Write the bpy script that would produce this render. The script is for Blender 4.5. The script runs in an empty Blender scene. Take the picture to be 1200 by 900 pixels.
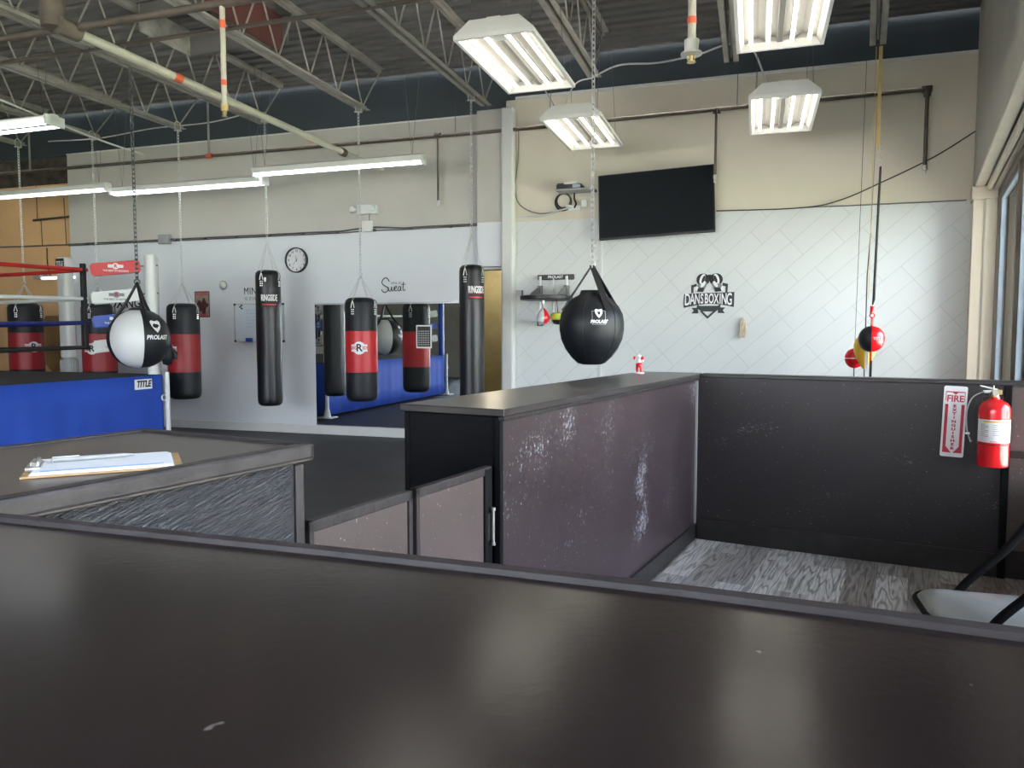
import bpy, bmesh, math, random
from math import sin, cos, pi, radians, sqrt
from mathutils import Vector, Matrix
random.seed(7)
SC = bpy.context.scene
COL = SC.collection

# ------------------------------------------------------------------ frames
# The gym's back wall, roof joists and ring are turned A from the camera heading,
# the reception counters and the window wall are turned B.
A, B = 0.3135, 0.4955
def FB(u, v, z): return (u*cos(A)+v*sin(A), -u*sin(A)+v*cos(A), z)
def FH(u, v, z): return (u*cos(B)+v*sin(B), -u*sin(B)+v*cos(B), z)
def FS(u, v, z, k=.956): return FB(u*k, v*k, 1.32+(z-1.32)*k)
def b2h(u, v):
    x, y, _ = FB(u, v, 0)
    return (x*cos(B)-y*sin(B), x*sin(B)+y*cos(B))

# ------------------------------------------------------------------ materials
def lin(c):
    return tuple((x/12.92 if x <= .04045 else ((x+.055)/1.055)**2.4) for x in c)
def rgb(r, g, b): return lin((r/255, g/255, b/255))
MATS = {}
def new_mat(name):
    m = bpy.data.materials.new(name); m.use_nodes = True
    nt = m.node_tree; bs = nt.nodes['Principled BSDF']
    MATS[name] = m
    return m, nt, bs
def N(nt, t, **k):
    n = nt.nodes.new(t)
    for a, v in k.items(): setattr(n, a, v)
    return n
def ramp(nt, fac, stops):
    r = N(nt, 'ShaderNodeValToRGB'); e = r.color_ramp.elements
    while len(e) < len(stops): e.new(.5)
    for x, (p, c) in zip(e, stops):
        x.position = p; x.color = (*c, 1) if len(c) == 3 else c
    nt.links.new(fac, r.inputs[0]); return r.outputs[0]
def mixc(nt, fac, a, b):
    m = N(nt, 'ShaderNodeMix', data_type='RGBA')
    for s, v in ((m.inputs[0], fac), (m.inputs[6], a), (m.inputs[7], b)):
        if hasattr(v, 'node'): nt.links.new(v, s)
        elif isinstance(v, (int, float)): s.default_value = v
        else: s.default_value = (*v, 1)
    return m.outputs[2]
def simple(name, col, rough=.5, metal=0, var=.12, scale=6, bump=0, bscale=40, spec=.5, coat=0):
    m, nt, bs = new_mat(name)
    tc = N(nt, 'ShaderNodeTexCoord'); no = N(nt, 'ShaderNodeTexNoise')
    no.inputs['Scale'].default_value = scale; no.inputs['Detail'].default_value = 4
    nt.links.new(tc.outputs['Object'], no.inputs['Vector'])
    c = ramp(nt, no.outputs[0], [(.3, tuple(x*(1-var) for x in col)), (.7, tuple(min(1, x*(1+var)) for x in col))])
    nt.links.new(c, bs.inputs['Base Color'])
    bs.inputs['Roughness'].default_value = rough; bs.inputs['Metallic'].default_value = metal
    bs.inputs['Specular IOR Level'].default_value = spec
    bs.inputs['Coat Weight'].default_value = coat
    if bump:
        n2 = N(nt, 'ShaderNodeTexNoise'); n2.inputs['Scale'].default_value = bscale; n2.inputs['Detail'].default_value = 3
        nt.links.new(tc.outputs['Object'], n2.inputs['Vector'])
        bp = N(nt, 'ShaderNodeBump'); bp.inputs['Strength'].default_value = bump; bp.inputs['Distance'].default_value = .01
        nt.links.new(n2.outputs[0], bp.inputs['Height']); nt.links.new(bp.outputs[0], bs.inputs['Normal'])
    return m
def emit(name, col, s):
    m, nt, bs = new_mat(name)
    bs.inputs['Base Color'].default_value = (.9, .9, .9, 1)
    bs.inputs['Emission Color'].default_value = (*col, 1); bs.inputs['Emission Strength'].default_value = s
    return m

def counter_top(name, base, rough):
    m, nt, bs = new_mat(name)
    tc = N(nt, 'ShaderNodeTexCoord')
    n1 = N(nt, 'ShaderNodeTexNoise'); n1.inputs['Scale'].default_value = 2.2; n1.inputs['Detail'].default_value = 1
    nt.links.new(tc.outputs['Object'], n1.inputs['Vector'])
    c1 = ramp(nt, n1.outputs[0], [(0, tuple(x*.55 for x in base)), (1, tuple(x*1.5 for x in base))])
    n2 = N(nt, 'ShaderNodeTexNoise'); n2.inputs['Scale'].default_value = 38; n2.inputs['Detail'].default_value = 2
    nt.links.new(tc.outputs['Object'], n2.inputs['Vector'])
    f = ramp(nt, n2.outputs[0], [(.77, (0, 0, 0)), (.80, (1, 1, 1))])
    c2 = mixc(nt, f, c1, (.16, .14, .13))
    nt.links.new(c2, bs.inputs['Base Color'])
    r = N(nt, 'ShaderNodeMapRange'); r.inputs['To Min'].default_value = rough-.03; r.inputs['To Max'].default_value = rough+.05
    nt.links.new(n1.outputs[0], r.inputs[0]); nt.links.new(r.outputs[0], bs.inputs['Roughness'])
    n3 = N(nt, 'ShaderNodeTexNoise'); n3.inputs['Scale'].default_value = 90; n3.inputs['Detail'].default_value = 4
    nt.links.new(tc.outputs['Object'], n3.inputs['Vector'])
    bp = N(nt, 'ShaderNodeBump'); bp.inputs['Strength'].default_value = .06; bp.inputs['Distance'].default_value = .002
    nt.links.new(n3.outputs[0], bp.inputs['Height']); nt.links.new(bp.outputs[0], bs.inputs['Normal'])
    bs.inputs['Specular IOR Level'].default_value = .42
    return m
def scuffed(name, base, amount, rough=.42, stretch=(1, 1, 1)):
    """painted board with pale scuffs and flecks worn through the paint"""
    m, nt, bs = new_mat(name)
    tc = N(nt, 'ShaderNodeTexCoord'); mp = N(nt, 'ShaderNodeMapping'); mp.inputs['Scale'].default_value = stretch
    nt.links.new(tc.outputs['Object'], mp.inputs[0])
    big = N(nt, 'ShaderNodeTexNoise'); big.inputs['Scale'].default_value = 2.6; big.inputs['Detail'].default_value = 3
    nt.links.new(mp.outputs[0], big.inputs['Vector'])
    fine = N(nt, 'ShaderNodeTexNoise'); fine.inputs['Scale'].default_value = 60; fine.inputs['Detail'].default_value = 6; fine.inputs['Roughness'].default_value = .75
    nt.links.new(mp.outputs[0], fine.inputs['Vector'])
    add = N(nt, 'ShaderNodeMath', operation='MULTIPLY_ADD'); add.inputs[1].default_value = .8
    nt.links.new(big.outputs[0], add.inputs[0]); nt.links.new(fine.outputs[0], add.inputs[2])
    hv = N(nt, 'ShaderNodeMath', operation='MULTIPLY'); hv.inputs[1].default_value = .5; nt.links.new(add.outputs[0], hv.inputs[0]); add = hv
    f = ramp(nt, add.outputs[0], [(amount, (0, 0, 0)), (amount+.05, (1, 1, 1))])
    no = N(nt, 'ShaderNodeTexNoise'); no.inputs['Scale'].default_value = 1.7; no.inputs['Detail'].default_value = 4
    nt.links.new(tc.outputs['Object'], no.inputs['Vector'])
    c = ramp(nt, no.outputs[0], [(.3, tuple(x*.8 for x in base)), (.7, tuple(x*1.2 for x in base))])
    sp = N(nt, 'ShaderNodeTexNoise'); sp.inputs['Scale'].default_value = 75; sp.inputs['Detail'].default_value = 2
    nt.links.new(mp.outputs[0], sp.inputs['Vector'])
    f2 = ramp(nt, sp.outputs[0], [(.70, (0, 0, 0)), (.74, (1, 1, 1))])
    mxm = N(nt, 'ShaderNodeMath', operation='MAXIMUM'); nt.links.new(f, mxm.inputs[0]); nt.links.new(f2, mxm.inputs[1])
    c2 = mixc(nt, mxm.outputs[0], c, (.27, .26, .28))
    nt.links.new(c2, bs.inputs['Base Color']); bs.inputs['Roughness'].default_value = rough
    bp = N(nt, 'ShaderNodeBump'); bp.inputs['Strength'].default_value = .25; bp.inputs['Distance'].default_value = .003
    nt.links.new(fine.outputs[0], bp.inputs['Height']); nt.links.new(bp.outputs[0], bs.inputs['Normal'])
    return m

M = dict(
 counter=counter_top('dark_painted_counter', (.022, .0145, .0145), .19),
 counter2=counter_top('worn_brown_counter', (.055, .044, .040), .30),
 counter3=counter_top('grey_brown_counter', (.036, .031, .031), .29),
 trimdark=simple('dark_trim_paint', (.020, .017, .017), .38, var=.3, scale=14, bump=.2),
 trimbrown=simple('brown_grey_trim_paint', (.036, .030, .031), .42, var=.25, scale=14, bump=.2, spec=.3),
 blackpaint=simple('black_paint', (.006, .006, .007), .55, bump=.08, spec=.1),
 panel=scuffed('purple_brown_scuffed_panel', (.040, .0265, .030), .523, .36),
 panel2=scuffed('charcoal_brown_scuffed_panel', (.021, .016, .0175), .540, .42, (.6, .6, 2.2)),
 gate=scuffed('brown_gate_panel', (.095, .070, .066), .58, .34),
 deck=simple('grey_steel_deck', (.13, .128, .12), .6, var=.08, scale=2),
 joist=simple('grey_beige_joist_paint', (.27, .26, .225), .6, var=.2, scale=5),
 navy=simple('navy_painted_block', (.030, .042, .050), .6, var=.12, scale=2),
 duct=simple('galvanised_sheet', (.33, .33, .28), .5, .3, var=.3, scale=9),
 redbrown=simple('red_brown_primer', (.10, .035, .028), .7),
 whitepaint=simple('white_trim_paint', (.66, .66, .62), .5, var=.04),
 cream=simple('cream_painted_column', (.62, .55, .43), .6, var=.05, scale=2),
 greige=simple('greige_wall_paint', (.42, .40, .35), .75, var=.06, scale=1.5),
 soffit=simple('cream_plaster', (.66, .60, .48), .7, var=.06, bump=.3),
 orange=simple('tan_orange_wall_paint', (.64, .40, .19), .75, var=.08, scale=1.2),
 mural=simple('brown_mural_paint', (.26, .145, .05), .75, var=.3, scale=2.5),
 brick=simple('dark_rough_masonry', (.055, .045, .035), .9, var=.6, scale=7, bump=.5, bscale=9),
 olive=simple('olive_hall_paint', (.30, .27, .17), .8),
 rubber=simple('black_rubber_floor', (.018, .019, .021), .55, var=.35, scale=3, bump=.1),
 steel=simple('bare_steel', (.55, .55, .53), .35, .9, var=.1),
 chain=simple('zinc_chain_steel', (.62, .62, .60), .38, .75, var=.15, scale=30),
 darkchain=simple('dark_chain_steel', (.12, .12, .12), .4, .8),
 rustpipe=simple('dark_iron_pipe', (.085, .070, .055), .6, .2, var=.35, scale=6),
 pipe=simple('pale_green_grey_pipe_paint', (.42, .40, .33), .45, var=.15, scale=5),
 redpaint=simple('orange_red_pipe_paint', (.60, .10, .04), .5),
 conduit=simple('grey_conduit', (.16, .16, .16), .45, .5),
 whitecord=simple('white_cord', (.62, .62, .60), .5, var=.03),
 blackcord=simple('black_cord', (.012, .012, .012), .5),
 leather=simple('black_bag_vinyl', (.008, .0085, .010), .36, var=.3, scale=5, bump=.12, bscale=28),
 leather2=simple('black_vinyl_matt', (.011, .013, .016), .45, var=.2, scale=6, bump=.12, bscale=30, spec=.35),
 redvinyl=simple('red_bag_vinyl', (.50, .016, .020), .40, var=.1, scale=5, bump=.06),
 darkredvinyl=simple('dark_red_bag_vinyl', (.30, .014, .018), .42, var=.1, scale=5, bump=.06),
 white=simple('white_vinyl', (.66, .67, .65), .42, var=.03),
 whiteprint=simple('white_print', (.78, .78, .78), .6, var=.02),
 redprint=simple('red_print', (.50, .03, .04), .6, var=.05),
 blackprint=simple('black_print', (.010, .010, .010), .55),
 crestdark=simple('charcoal_print', (.030, .034, .036), .6),
 greyprint=simple('grey_print', (.20, .20, .21), .6),
 blueskirt=simple('blue_ring_cloth', (.012, .062, .40), .7, var=.12, scale=2, bump=.2, bscale=5),
 bluevinyl=simple('blue_vinyl', (.015, .07, .40), .4, var=.08),
 navyvinyl=simple('navy_rope_tape', (.010, .016, .14), .45),
 canvas=simple('charcoal_ring_canvas', (.020, .021, .024), .8, var=.2),
 redrope=simple('red_rope_tape', (.42, .015, .015), .42),
 whiterope=simple('white_rope_tape', (.60, .61, .60), .42, var=.04),
 blacktape=simple('black_tape', (.010, .010, .011), .5),
 fixture=simple('white_enamel_fixture', (.66, .65, .60), .35, var=.03),
 reflector=simple('enamel_reflector', (.26, .255, .23), .5, .0, var=.03),
 tubehb=emit('highbay_tube_glow', (1.0, .94, .82), 4.2),
 tubest=emit('striplight_tube_glow', (.88, .94, 1.0), 4.5),
 tvglass=simple('tv_glass', (.005, .0075, .010), .5, var=.05, spec=.1),
 plasticblack=simple('black_plastic', (.014, .014, .015), .42),
 plasticwhite=simple('white_plastic', (.70, .70, .68), .4, var=.03),
 plasticgrey=simple('grey_plastic', (.30, .31, .30), .45),
 board=simple('whiteboard_surface', (.66, .72, .76), .2, var=.02),
 alu=simple('brushed_aluminium', (.50, .50, .50), .4, .7),
 bronze=simple('bronze_window_frame', (.16, .13, .10), .45, .3),
 bluegrey=simple('blue_grey_gasket', (.26, .31, .36), .5),
 extred=simple('extinguisher_red', (.68, .012, .016), .22, var=.03, coat=.5),
 brass=simple('brass_valve', (.60, .48, .22), .35, .8),
 signred=simple('sign_red', (.50, .02, .05), .5, var=.04),
 wood=simple('hardboard_tan', (.46, .29, .13), .6, var=.15, scale=20),
 paper=simple('paper', (.80, .83, .88), .7, var=.02),
 blueink=simple('blue_printed_line', (.20, .34, .60), .7),
 seatgrey=simple('grey_chair_seat', (.20, .20, .20), .28, var=.1),
 yellow=simple('yellow_vinyl', (.72, .42, .03), .42, var=.06),
 yellowstrap=simple('yellow_webbing', (.55, .42, .16), .7),
 lime=simple('lime_vinyl', (.45, .50, .05), .45),
 beige=simple('beige_rope', (.55, .47, .34), .8, var=.2, scale=30),
 sepia=simple('sepia_print', (.30, .23, .18), .6, var=.25, scale=12),
 maroon=simple('maroon_print', (.075, .020, .020), .6),
 pavement=simple('concrete_pavement', (.50, .48, .44), .85, var=.1, scale=.6),
 grass=simple('mown_grass', (.12, .20, .05), .9, var=.25, scale=2),
 foliage=simple('hedge_leaves', (.09, .16, .045), .8, var=.4, scale=6, bump=.5, bscale=12),
)
def mat_mirror():
    m, nt, bs = new_mat('mirror_silver')
    bs.inputs['Base Color'].default_value = (.80, .83, .82, 1); bs.inputs['Metallic'].default_value = 1
    bs.inputs['Roughness'].default_value = .012
    return m
M['mirror'] = mat_mirror()
def mat_glass():
    m, nt, bs = new_mat('window_glass')
    nt.nodes.remove(bs); out = nt.nodes['Material Output']
    tr = N(nt, 'ShaderNodeBsdfTransparent'); tr.inputs[0].default_value = (.95, .955, .965, 1)
    gl = N(nt, 'ShaderNodeBsdfGlossy'); gl.inputs['Roughness'].default_value = .02
    fr = N(nt, 'ShaderNodeFresnel'); fr.inputs[0].default_value = 1.45
    mx = N(nt, 'ShaderNodeMixShader')
    nt.links.new(fr.outputs[0], mx.inputs[0]); nt.links.new(tr.outputs[0], mx.inputs[1]); nt.links.new(gl.outputs[0], mx.inputs[2])
    nt.links.new(mx.outputs[0], out.inputs[0])
    return m
M['glass'] = mat_glass()
def mat_wall(name, lower, upper, zsplit, herring):
    m, nt, bs = new_mat(name)
    tc = N(nt, 'ShaderNodeTexCoord'); sp = N(nt, 'ShaderNodeSeparateXYZ')
    nt.links.new(tc.outputs['Object'], sp.inputs[0])
    no = N(nt, 'ShaderNodeTexNoise'); no.inputs['Scale'].default_value = .9; no.inputs['Detail'].default_value = 3
    nt.links.new(tc.outputs['Object'], no.inputs['Vector'])
    up = ramp(nt, no.outputs[0], [(.3, tuple(x*.94 for x in upper)), (.7, tuple(x*1.05 for x in upper))])
    lo = ramp(nt, no.outputs[0], [(.3, tuple(x*.97 for x in lower)), (.7, tuple(x*1.02 for x in lower))])
    if herring:
        cx = N(nt, 'ShaderNodeCombineXYZ')
        nt.links.new(sp.outputs[0], cx.inputs[0]); nt.links.new(sp.outputs[2], cx.inputs[1])
        mp = N(nt, 'ShaderNodeMapping'); mp.inputs['Rotation'].default_value = (0, 0, radians(-42))
        nt.links.new(cx.outputs[0], mp.inputs[0])
        br = N(nt, 'ShaderNodeTexBrick'); br.offset = .37; br.offset_frequency = 3
        br.inputs['Scale'].default_value = 1; br.inputs['Brick Width'].default_value = .60; br.inputs['Row Height'].default_value = .185
        br.inputs['Mortar Size'].default_value = .0035; br.inputs['Mortar Smooth'].default_value = .2
        br.inputs['Color1'].default_value = (1, 1, 1, 1); br.inputs['Color2'].default_value = (.975, .975, .975, 1); br.inputs['Mortar'].default_value = (.78, .79, .78, 1)
        nt.links.new(mp.outputs[0], br.inputs['Vector'])
        mm = N(nt, 'ShaderNodeMix', data_type='RGBA', blend_type='MULTIPLY'); mm.inputs[0].default_value = 1
        nt.links.new(lo, mm.inputs[6]); nt.links.new(br.outputs['Color'], mm.inputs[7]); lo = mm.outputs[2]
    gt = N(nt, 'ShaderNodeMath', operation='GREATER_THAN'); gt.inputs[1].default_value = zsplit
    nt.links.new(sp.outputs[2], gt.inputs[0])
    nt.links.new(mixc(nt, gt.outputs[0], lo, up), bs.inputs['Base Color'])
    bs.inputs['Roughness'].default_value = .55
    return m
M['wall_l'] = mat_wall('white_and_greige_wall', (.71, .728, .745), (.50, .48, .43), 2.655, False)
M['wall_r'] = mat_wall('white_board_and_greige_wall', (.62, .635, .62), (.60, .55, .44), 2.655, True)
def mat_planks():
    m, nt, bs = new_mat('grey_vinyl_planks')
    tc = N(nt, 'ShaderNodeTexCoord'); mp = N(nt, 'ShaderNodeMapping'); mp.inputs['Rotation'].default_value = (0, 0, pi/2)
    nt.links.new(tc.outputs['Object'], mp.inputs[0])
    br = N(nt, 'ShaderNodeTexBrick'); br.offset = .4
    br.inputs['Scale'].default_value = 1; br.inputs['Brick Width'].default_value = .9; br.inputs['Row Height'].default_value = .15
    br.inputs['Mortar Size'].default_value = .0012
    br.inputs['Color1'].default_value = (0, 0, 0, 1); br.inputs['Color2'].default_value = (1, 1, 1, 1); br.inputs['Mortar'].default_value = (.1, .1, .1, 1)
    nt.links.new(mp.outputs[0], br.inputs['Vector'])
    mp2 = N(nt, 'ShaderNodeMapping'); mp2.inputs['Scale'].default_value = (8, .75, 1)
    nt.links.new(tc.outputs['Object'], mp2.inputs[0])
    off = N(nt, 'ShaderNodeVectorMath', operation='MULTIPLY_ADD'); off.inputs[1].default_value = (7, 7, 7)
    nt.links.new(br.outputs['Color'], off.inputs[0]); nt.links.new(mp2.outputs[0], off.inputs[2])
    n1 = N(nt, 'ShaderNodeTexNoise'); n1.inputs['Scale'].default_value = 1.3; n1.inputs['Detail'].default_value = 2; n1.inputs['Distortion'].default_value = .15
    nt.links.new(off.outputs[0], n1.inputs['Vector'])
    # cathedral grain: contour lines of a stretched noise
    ml = N(nt, 'ShaderNodeMath', operation='MULTIPLY'); ml.inputs[1].default_value = 11
    nt.links.new(n1.outputs[0], ml.inputs[0])
    fr = N(nt, 'ShaderNodeMath', operation='PINGPONG'); fr.inputs[1].default_value = .5
    nt.links.new(ml.outputs[0], fr.inputs[0])
    mp3 = N(nt, 'ShaderNodeMapping'); mp3.inputs['Scale'].default_value = (60, 5, 1)
    nt.links.new(tc.outputs['Object'], mp3.inputs[0])
    n2 = N(nt, 'ShaderNodeTexNoise'); n2.inputs['Scale'].default_value = 1.5; n2.inputs['Detail'].default_value = 4
    nt.links.new(mp3.outputs[0], n2.inputs['Vector'])
    tone = ramp(nt, br.outputs['Color'], [(0, (.20, .17, .155)), (.35, (.36, .34, .32)), (.7, (.50, .48, .46)), (1, (.26, .24, .23))])
    g = ramp(nt, fr.outputs[0], [(.04, (.48, .47, .46)), (.26, (1.1, 1.1, 1.1))])
    g2 = ramp(nt, n2.outputs[0], [(.35, (.72, .70, .69)), (.6, (1.1, 1.1, 1.1))])
    m1 = N(nt, 'ShaderNodeMix', data_type='RGBA', blend_type='MULTIPLY'); m1.inputs[0].default_value = 1
    nt.links.new(tone, m1.inputs[6]); nt.links.new(g, m1.inputs[7])
    m2 = N(nt, 'ShaderNodeMix', data_type='RGBA', blend_type='MULTIPLY'); m2.inputs[0].default_value = 1
    nt.links.new(m1.outputs[2], m2.inputs[6]); nt.links.new(g2, m2.inputs[7])
    nt.links.new(m2.outputs[2], bs.inputs['Base Color']); bs.inputs['Roughness'].default_value = .4
    return m
M['planks'] = mat_planks()
def mat_rough():
    m, nt, bs = new_mat('rough_glossy_black_ply')
    tc = N(nt, 'ShaderNodeTexCoord'); mp = N(nt, 'ShaderNodeMapping')
    m0 = N(nt, 'ShaderNodeMapping'); m0.inputs['Rotation'].default_value = (radians(-16), 0, 0)
    nt.links.new(tc.outputs['Object'], m0.inputs[0]); mp.inputs['Scale'].default_value = (1, 9, 88)
    nt.links.new(m0.outputs[0], mp.inputs[0])
    n1 = N(nt, 'ShaderNodeTexNoise'); n1.inputs['Scale'].default_value = 2.2; n1.inputs['Detail'].default_value = 5; n1.inputs['Roughness'].default_value = .62; n1.inputs['Distortion'].default_value = .5
    nt.links.new(mp.outputs[0], n1.inputs['Vector'])
    bp = N(nt, 'ShaderNodeBump'); bp.inputs['Strength'].default_value = 1; bp.inputs['Distance'].default_value = .008
    nt.links.new(n1.outputs[0], bp.inputs['Height']); nt.links.new(bp.outputs[0], bs.inputs['Normal'])
    bs.inputs['Base Color'].default_value = (.010, .009, .012, 1); bs.inputs['Roughness'].default_value = .13
    bs.inputs['Specular IOR Level'].default_value = .9
    return m
M['rough'] = mat_rough()
def mat_siding():
    m, nt, bs = new_mat('pale_siding')
    tc = N(nt, 'ShaderNodeTexCoord'); w = N(nt, 'ShaderNodeTexWave', bands_direction='Z'); w.inputs['Scale'].default_value = .9
    nt.links.new(tc.outputs['Object'], w.inputs['Vector'])
    nt.links.new(ramp(nt, w.outputs[1], [(.1, (.35, .38, .36)), (.3, (.6, .63, .60))]), bs.inputs['Base Color'])
    bs.inputs['Roughness'].default_value = .8
    return m
M['siding'] = mat_siding()

# ------------------------------------------------------------------ mesh helpers
class MB:
    def __init__(s): s.bm = bmesh.new()
    def box(s, x0, x1, y0, y1, z0, z1, bev=0, seg=2):
        vs = [s.bm.verts.new(p) for p in ((x0,y0,z0),(x1,y0,z0),(x1,y1,z0),(x0,y1,z0),(x0,y0,z1),(x1,y0,z1),(x1,y1,z1),(x0,y1,z1))]
        fs = [s.bm.faces.new([vs[i] for i in q]) for q in ((3,2,1,0),(4,5,6,7),(0,1,5,4),(1,2,6,5),(2,3,7,6),(3,0,4,7))]
        if bev:
            es = {e for f in fs for e in f.edges}
            bmesh.ops.bevel(s.bm, geom=list(es), offset=bev, segments=seg, affect='EDGES', profile=.5)
        return s
    def hull(s, bottom, top):
        """prism between two loops of equal length"""
        n = len(bottom); b = [s.bm.verts.new(p) for p in bottom]; t = [s.bm.verts.new(p) for p in top]
        s.bm.faces.new(b[::-1]); s.bm.faces.new(t)
        for i in range(n): s.bm.faces.new((b[i], b[(i+1) % n], t[(i+1) % n], t[i]))
        return s
    def prism(s, poly, a0, a1, axis='z'):
        def P(p, a):
            return {'z': (p[0], p[1], a), 'y': (p[0], a, p[1]), 'x': (a, p[0], p[1])}[axis]
        return s.hull([P(p, a0) for p in poly], [P(p, a1) for p in poly])
    def face(s, pts):
        s.bm.faces.new([s.bm.verts.new(p) for p in pts]); return s
    def tube(s, pts, r, seg=8, cap=True):
        pts = [Vector(p) for p in pts]
        rs = r if isinstance(r, (list, tuple)) else [r]*len(pts)
        t = (pts[1]-pts[0]).normalized()
        n = t.orthogonal().normalized()
        rings = []
        for i, p in enumerate(pts):
            if i == 0: d = pts[1]-pts[0]
            elif i == len(pts)-1: d = pts[i]-pts[i-1]
            else: d = (pts[i+1]-pts[i]).normalized()+(pts[i]-pts[i-1]).normalized()
            d.normalize()
            n = (n-d*n.dot(d)).normalized(); bn = d.cross(n)
            rings.append([s.bm.verts.new(p+(n*cos(2*pi*k/seg)+bn*sin(2*pi*k/seg))*rs[i]) for k in range(seg)])
        for a, b in zip(rings, rings[1:]):
            for k in range(seg): s.bm.faces.new((a[k], a[(k+1) % seg], b[(k+1) % seg], b[k]))
        if cap: s.bm.faces.new(rings[0][::-1]); s.bm.faces.new(rings[-1])
        return s
    def lathe(s, prof, seg=32, c=(0, 0, 0), axis='z', a0=0, a1=2*pi, cap=True):
        full = abs(a1-a0-2*pi) < 1e-6; n = seg if full else seg+1
        rings = []
        for r, h in prof:
            ring = []
            for k in range(n):
                a = a0+(a1-a0)*k/seg
                x, y, z = r*cos(a), r*sin(a), h
                if axis == 'y': x, y, z = x, z, y
                if axis == 'x': x, y, z = z, x, y
                ring.append(s.bm.verts.new((c[0]+x, c[1]+y, c[2]+z)))
            rings.append(ring)
        for a, b in zip(rings, rings[1:]):
            for k in range(n if full else n-1):
                s.bm.faces.new((a[k], a[(k+1) % n], b[(k+1) % n], b[k]))
        if cap and full: s.bm.faces.new(rings[0][::-1]); s.bm.faces.new(rings[-1])
        return s
    def link(s, c, L, w, r, turn, seg=12, rs=5, axis=Vector((0, 0, -1))):
        c = Vector(c); ax = Vector(axis).normalized(); sd = ax.orthogonal().normalized(); sd = Matrix.Rotation(turn, 3, ax) @ sd
        pts = []
        hl, hw = L/2-w/2, w/2
        for k in range(seg):
            a = 2*pi*k/seg
            pts.append(c+ax*(cos(a)*hw+(hl if cos(a) > 0 else -hl))+sd*(sin(a)*hw))
        nn = ax.cross(sd); rings = []
        for i, p in enumerate(pts):
            d = (pts[(i+1) % seg]-pts[i-1]).normalized(); o = d.cross(nn)
            rings.append([s.bm.verts.new(p+(o*cos(2*pi*k/rs)+nn*sin(2*pi*k/rs))*r) for k in range(rs)])
        for i in range(seg):
            a, b = rings[i], rings[(i+1) % seg]
            for k in range(rs): s.bm.faces.new((a[k], a[(k+1) % rs], b[(k+1) % rs], b[k]))
        return s
    def chain(s, p0, p1, L=.05, w=.026, r=.0042):
        p0, p1 = Vector(p0), Vector(p1); d = p1-p0; pitch = L-2.6*r; n = max(2, int(d.length/pitch))
        for i in range(n):
            s.link(p0+d*((i+.5)/n), L, w, r, (i % 2)*pi/2, axis=d, seg=10, rs=4)
        return s
    def ring(s, c, R, r, axis='y', seg=24, rs=8):
        prof = [(R+r*cos(2*pi*k/rs), r*sin(2*pi*k/rs)) for k in range(rs+1)]
        return s.lathe(prof, seg, c, axis, cap=False)
    def build(s, name, mat, parent=None, loc=None, rot=None, smooth=None):
        bmesh.ops.recalc_face_normals(s.bm, faces=s.bm.faces[:])
        me = bpy.data.meshes.new(name); s.bm.to_mesh(me); s.bm.free()
        if smooth:
            me.shade_smooth()
            try: me.set_sharp_from_angle(angle=radians(smooth))
            except Exception: pass
        for m in (mat if isinstance(mat, (list, tuple)) else [mat]): me.materials.append(m)
        o = bpy.data.objects.new(name, me); COL.objects.link(o)
        if parent: o.parent = parent
        if loc is not None: o.location = loc
        if rot is not None: o.rotation_euler = rot if isinstance(rot, (tuple, list)) else (0, 0, rot)
        return o
def tag(o, label=None, cat=None, group=None, kind=None):
    if label: o['label'] = label
    if cat: o['category'] = cat
    if group: o['group'] = group
    if kind: o['kind'] = kind
    return o
def struct(o, label=None):
    o['kind'] = 'structure'
    if label: o['label'] = label
    return o
def thing(name, label, cat, loc, rot=0, group=None):
    o = bpy.data.objects.new(name, None); COL.objects.link(o); o.empty_display_size = .1
    o.location = loc; o.rotation_euler = rot if isinstance(rot, (tuple, list)) else (0, 0, rot)
    return tag(o, label, cat, group)
def copy_tree(o, parent=None):
    c = o.copy(); COL.objects.link(c); c.parent = parent
    for ch in list(o.children): copy_tree(ch, c)
    return c
def text(body, size, mat, parent, loc=(0, 0, 0), rot=(pi/2, 0, 0), name='lettering', ext=.0006, cyl=None, xs=1, spacing=1, bold=0, shear=0):
    """lettering as real thin geometry; lies in local XZ facing -Y after rot; cyl=(R, angle) wraps it round a vertical cylinder"""
    cu = bpy.data.curves.new(name, 'FONT'); cu.body = body; cu.size = size; cu.extrude = ext; cu.align_x = 'CENTER'; cu.align_y = 'CENTER'
    cu.space_character = spacing; cu.offset = bold; cu.resolution_u = 3; cu.shear = shear
    t = bpy.data.objects.new(name, cu); COL.objects.link(t)
    dg = bpy.context.evaluated_depsgraph_get(); dg.update()
    me = bpy.data.meshes.new_from_object(t.evaluated_get(dg)); bpy.data.objects.remove(t); bpy.data.curves.remove(cu)
    for v in me.vertices:
        v.co.x *= xs
        if cyl:
            R, th = cyl; a = v.co.x/R+th; rr = R+.0015+v.co.z
            v.co = Vector((rr*sin(a), -rr*cos(a), v.co.y))
    me.materials.clear(); me.materials.append(mat); me.name = name
    o = bpy.data.objects.new(name, me); COL.objects.link(o); o.parent = parent; o.location = loc
    if not cyl: o.rotation_euler = rot
    return o
def curve_pts(ctrl, n=8):
    """Catmull-Rom through control points"""
    P = [Vector(p) for p in ctrl]; P = [P[0]*2-P[1]]+P+[P[-1]*2-P[-2]]; out = []
    for i in range(1, len(P)-2):
        for k in range(n):
            t = k/n; a, b, c, d = P[i-1:i+3]
            out.append(.5*((2*b)+(c-a)*t+(2*a-5*b+4*c-d)*t*t+(3*b-a-3*c+d)*t**3))
    out.append(P[-2]); return out
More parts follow.
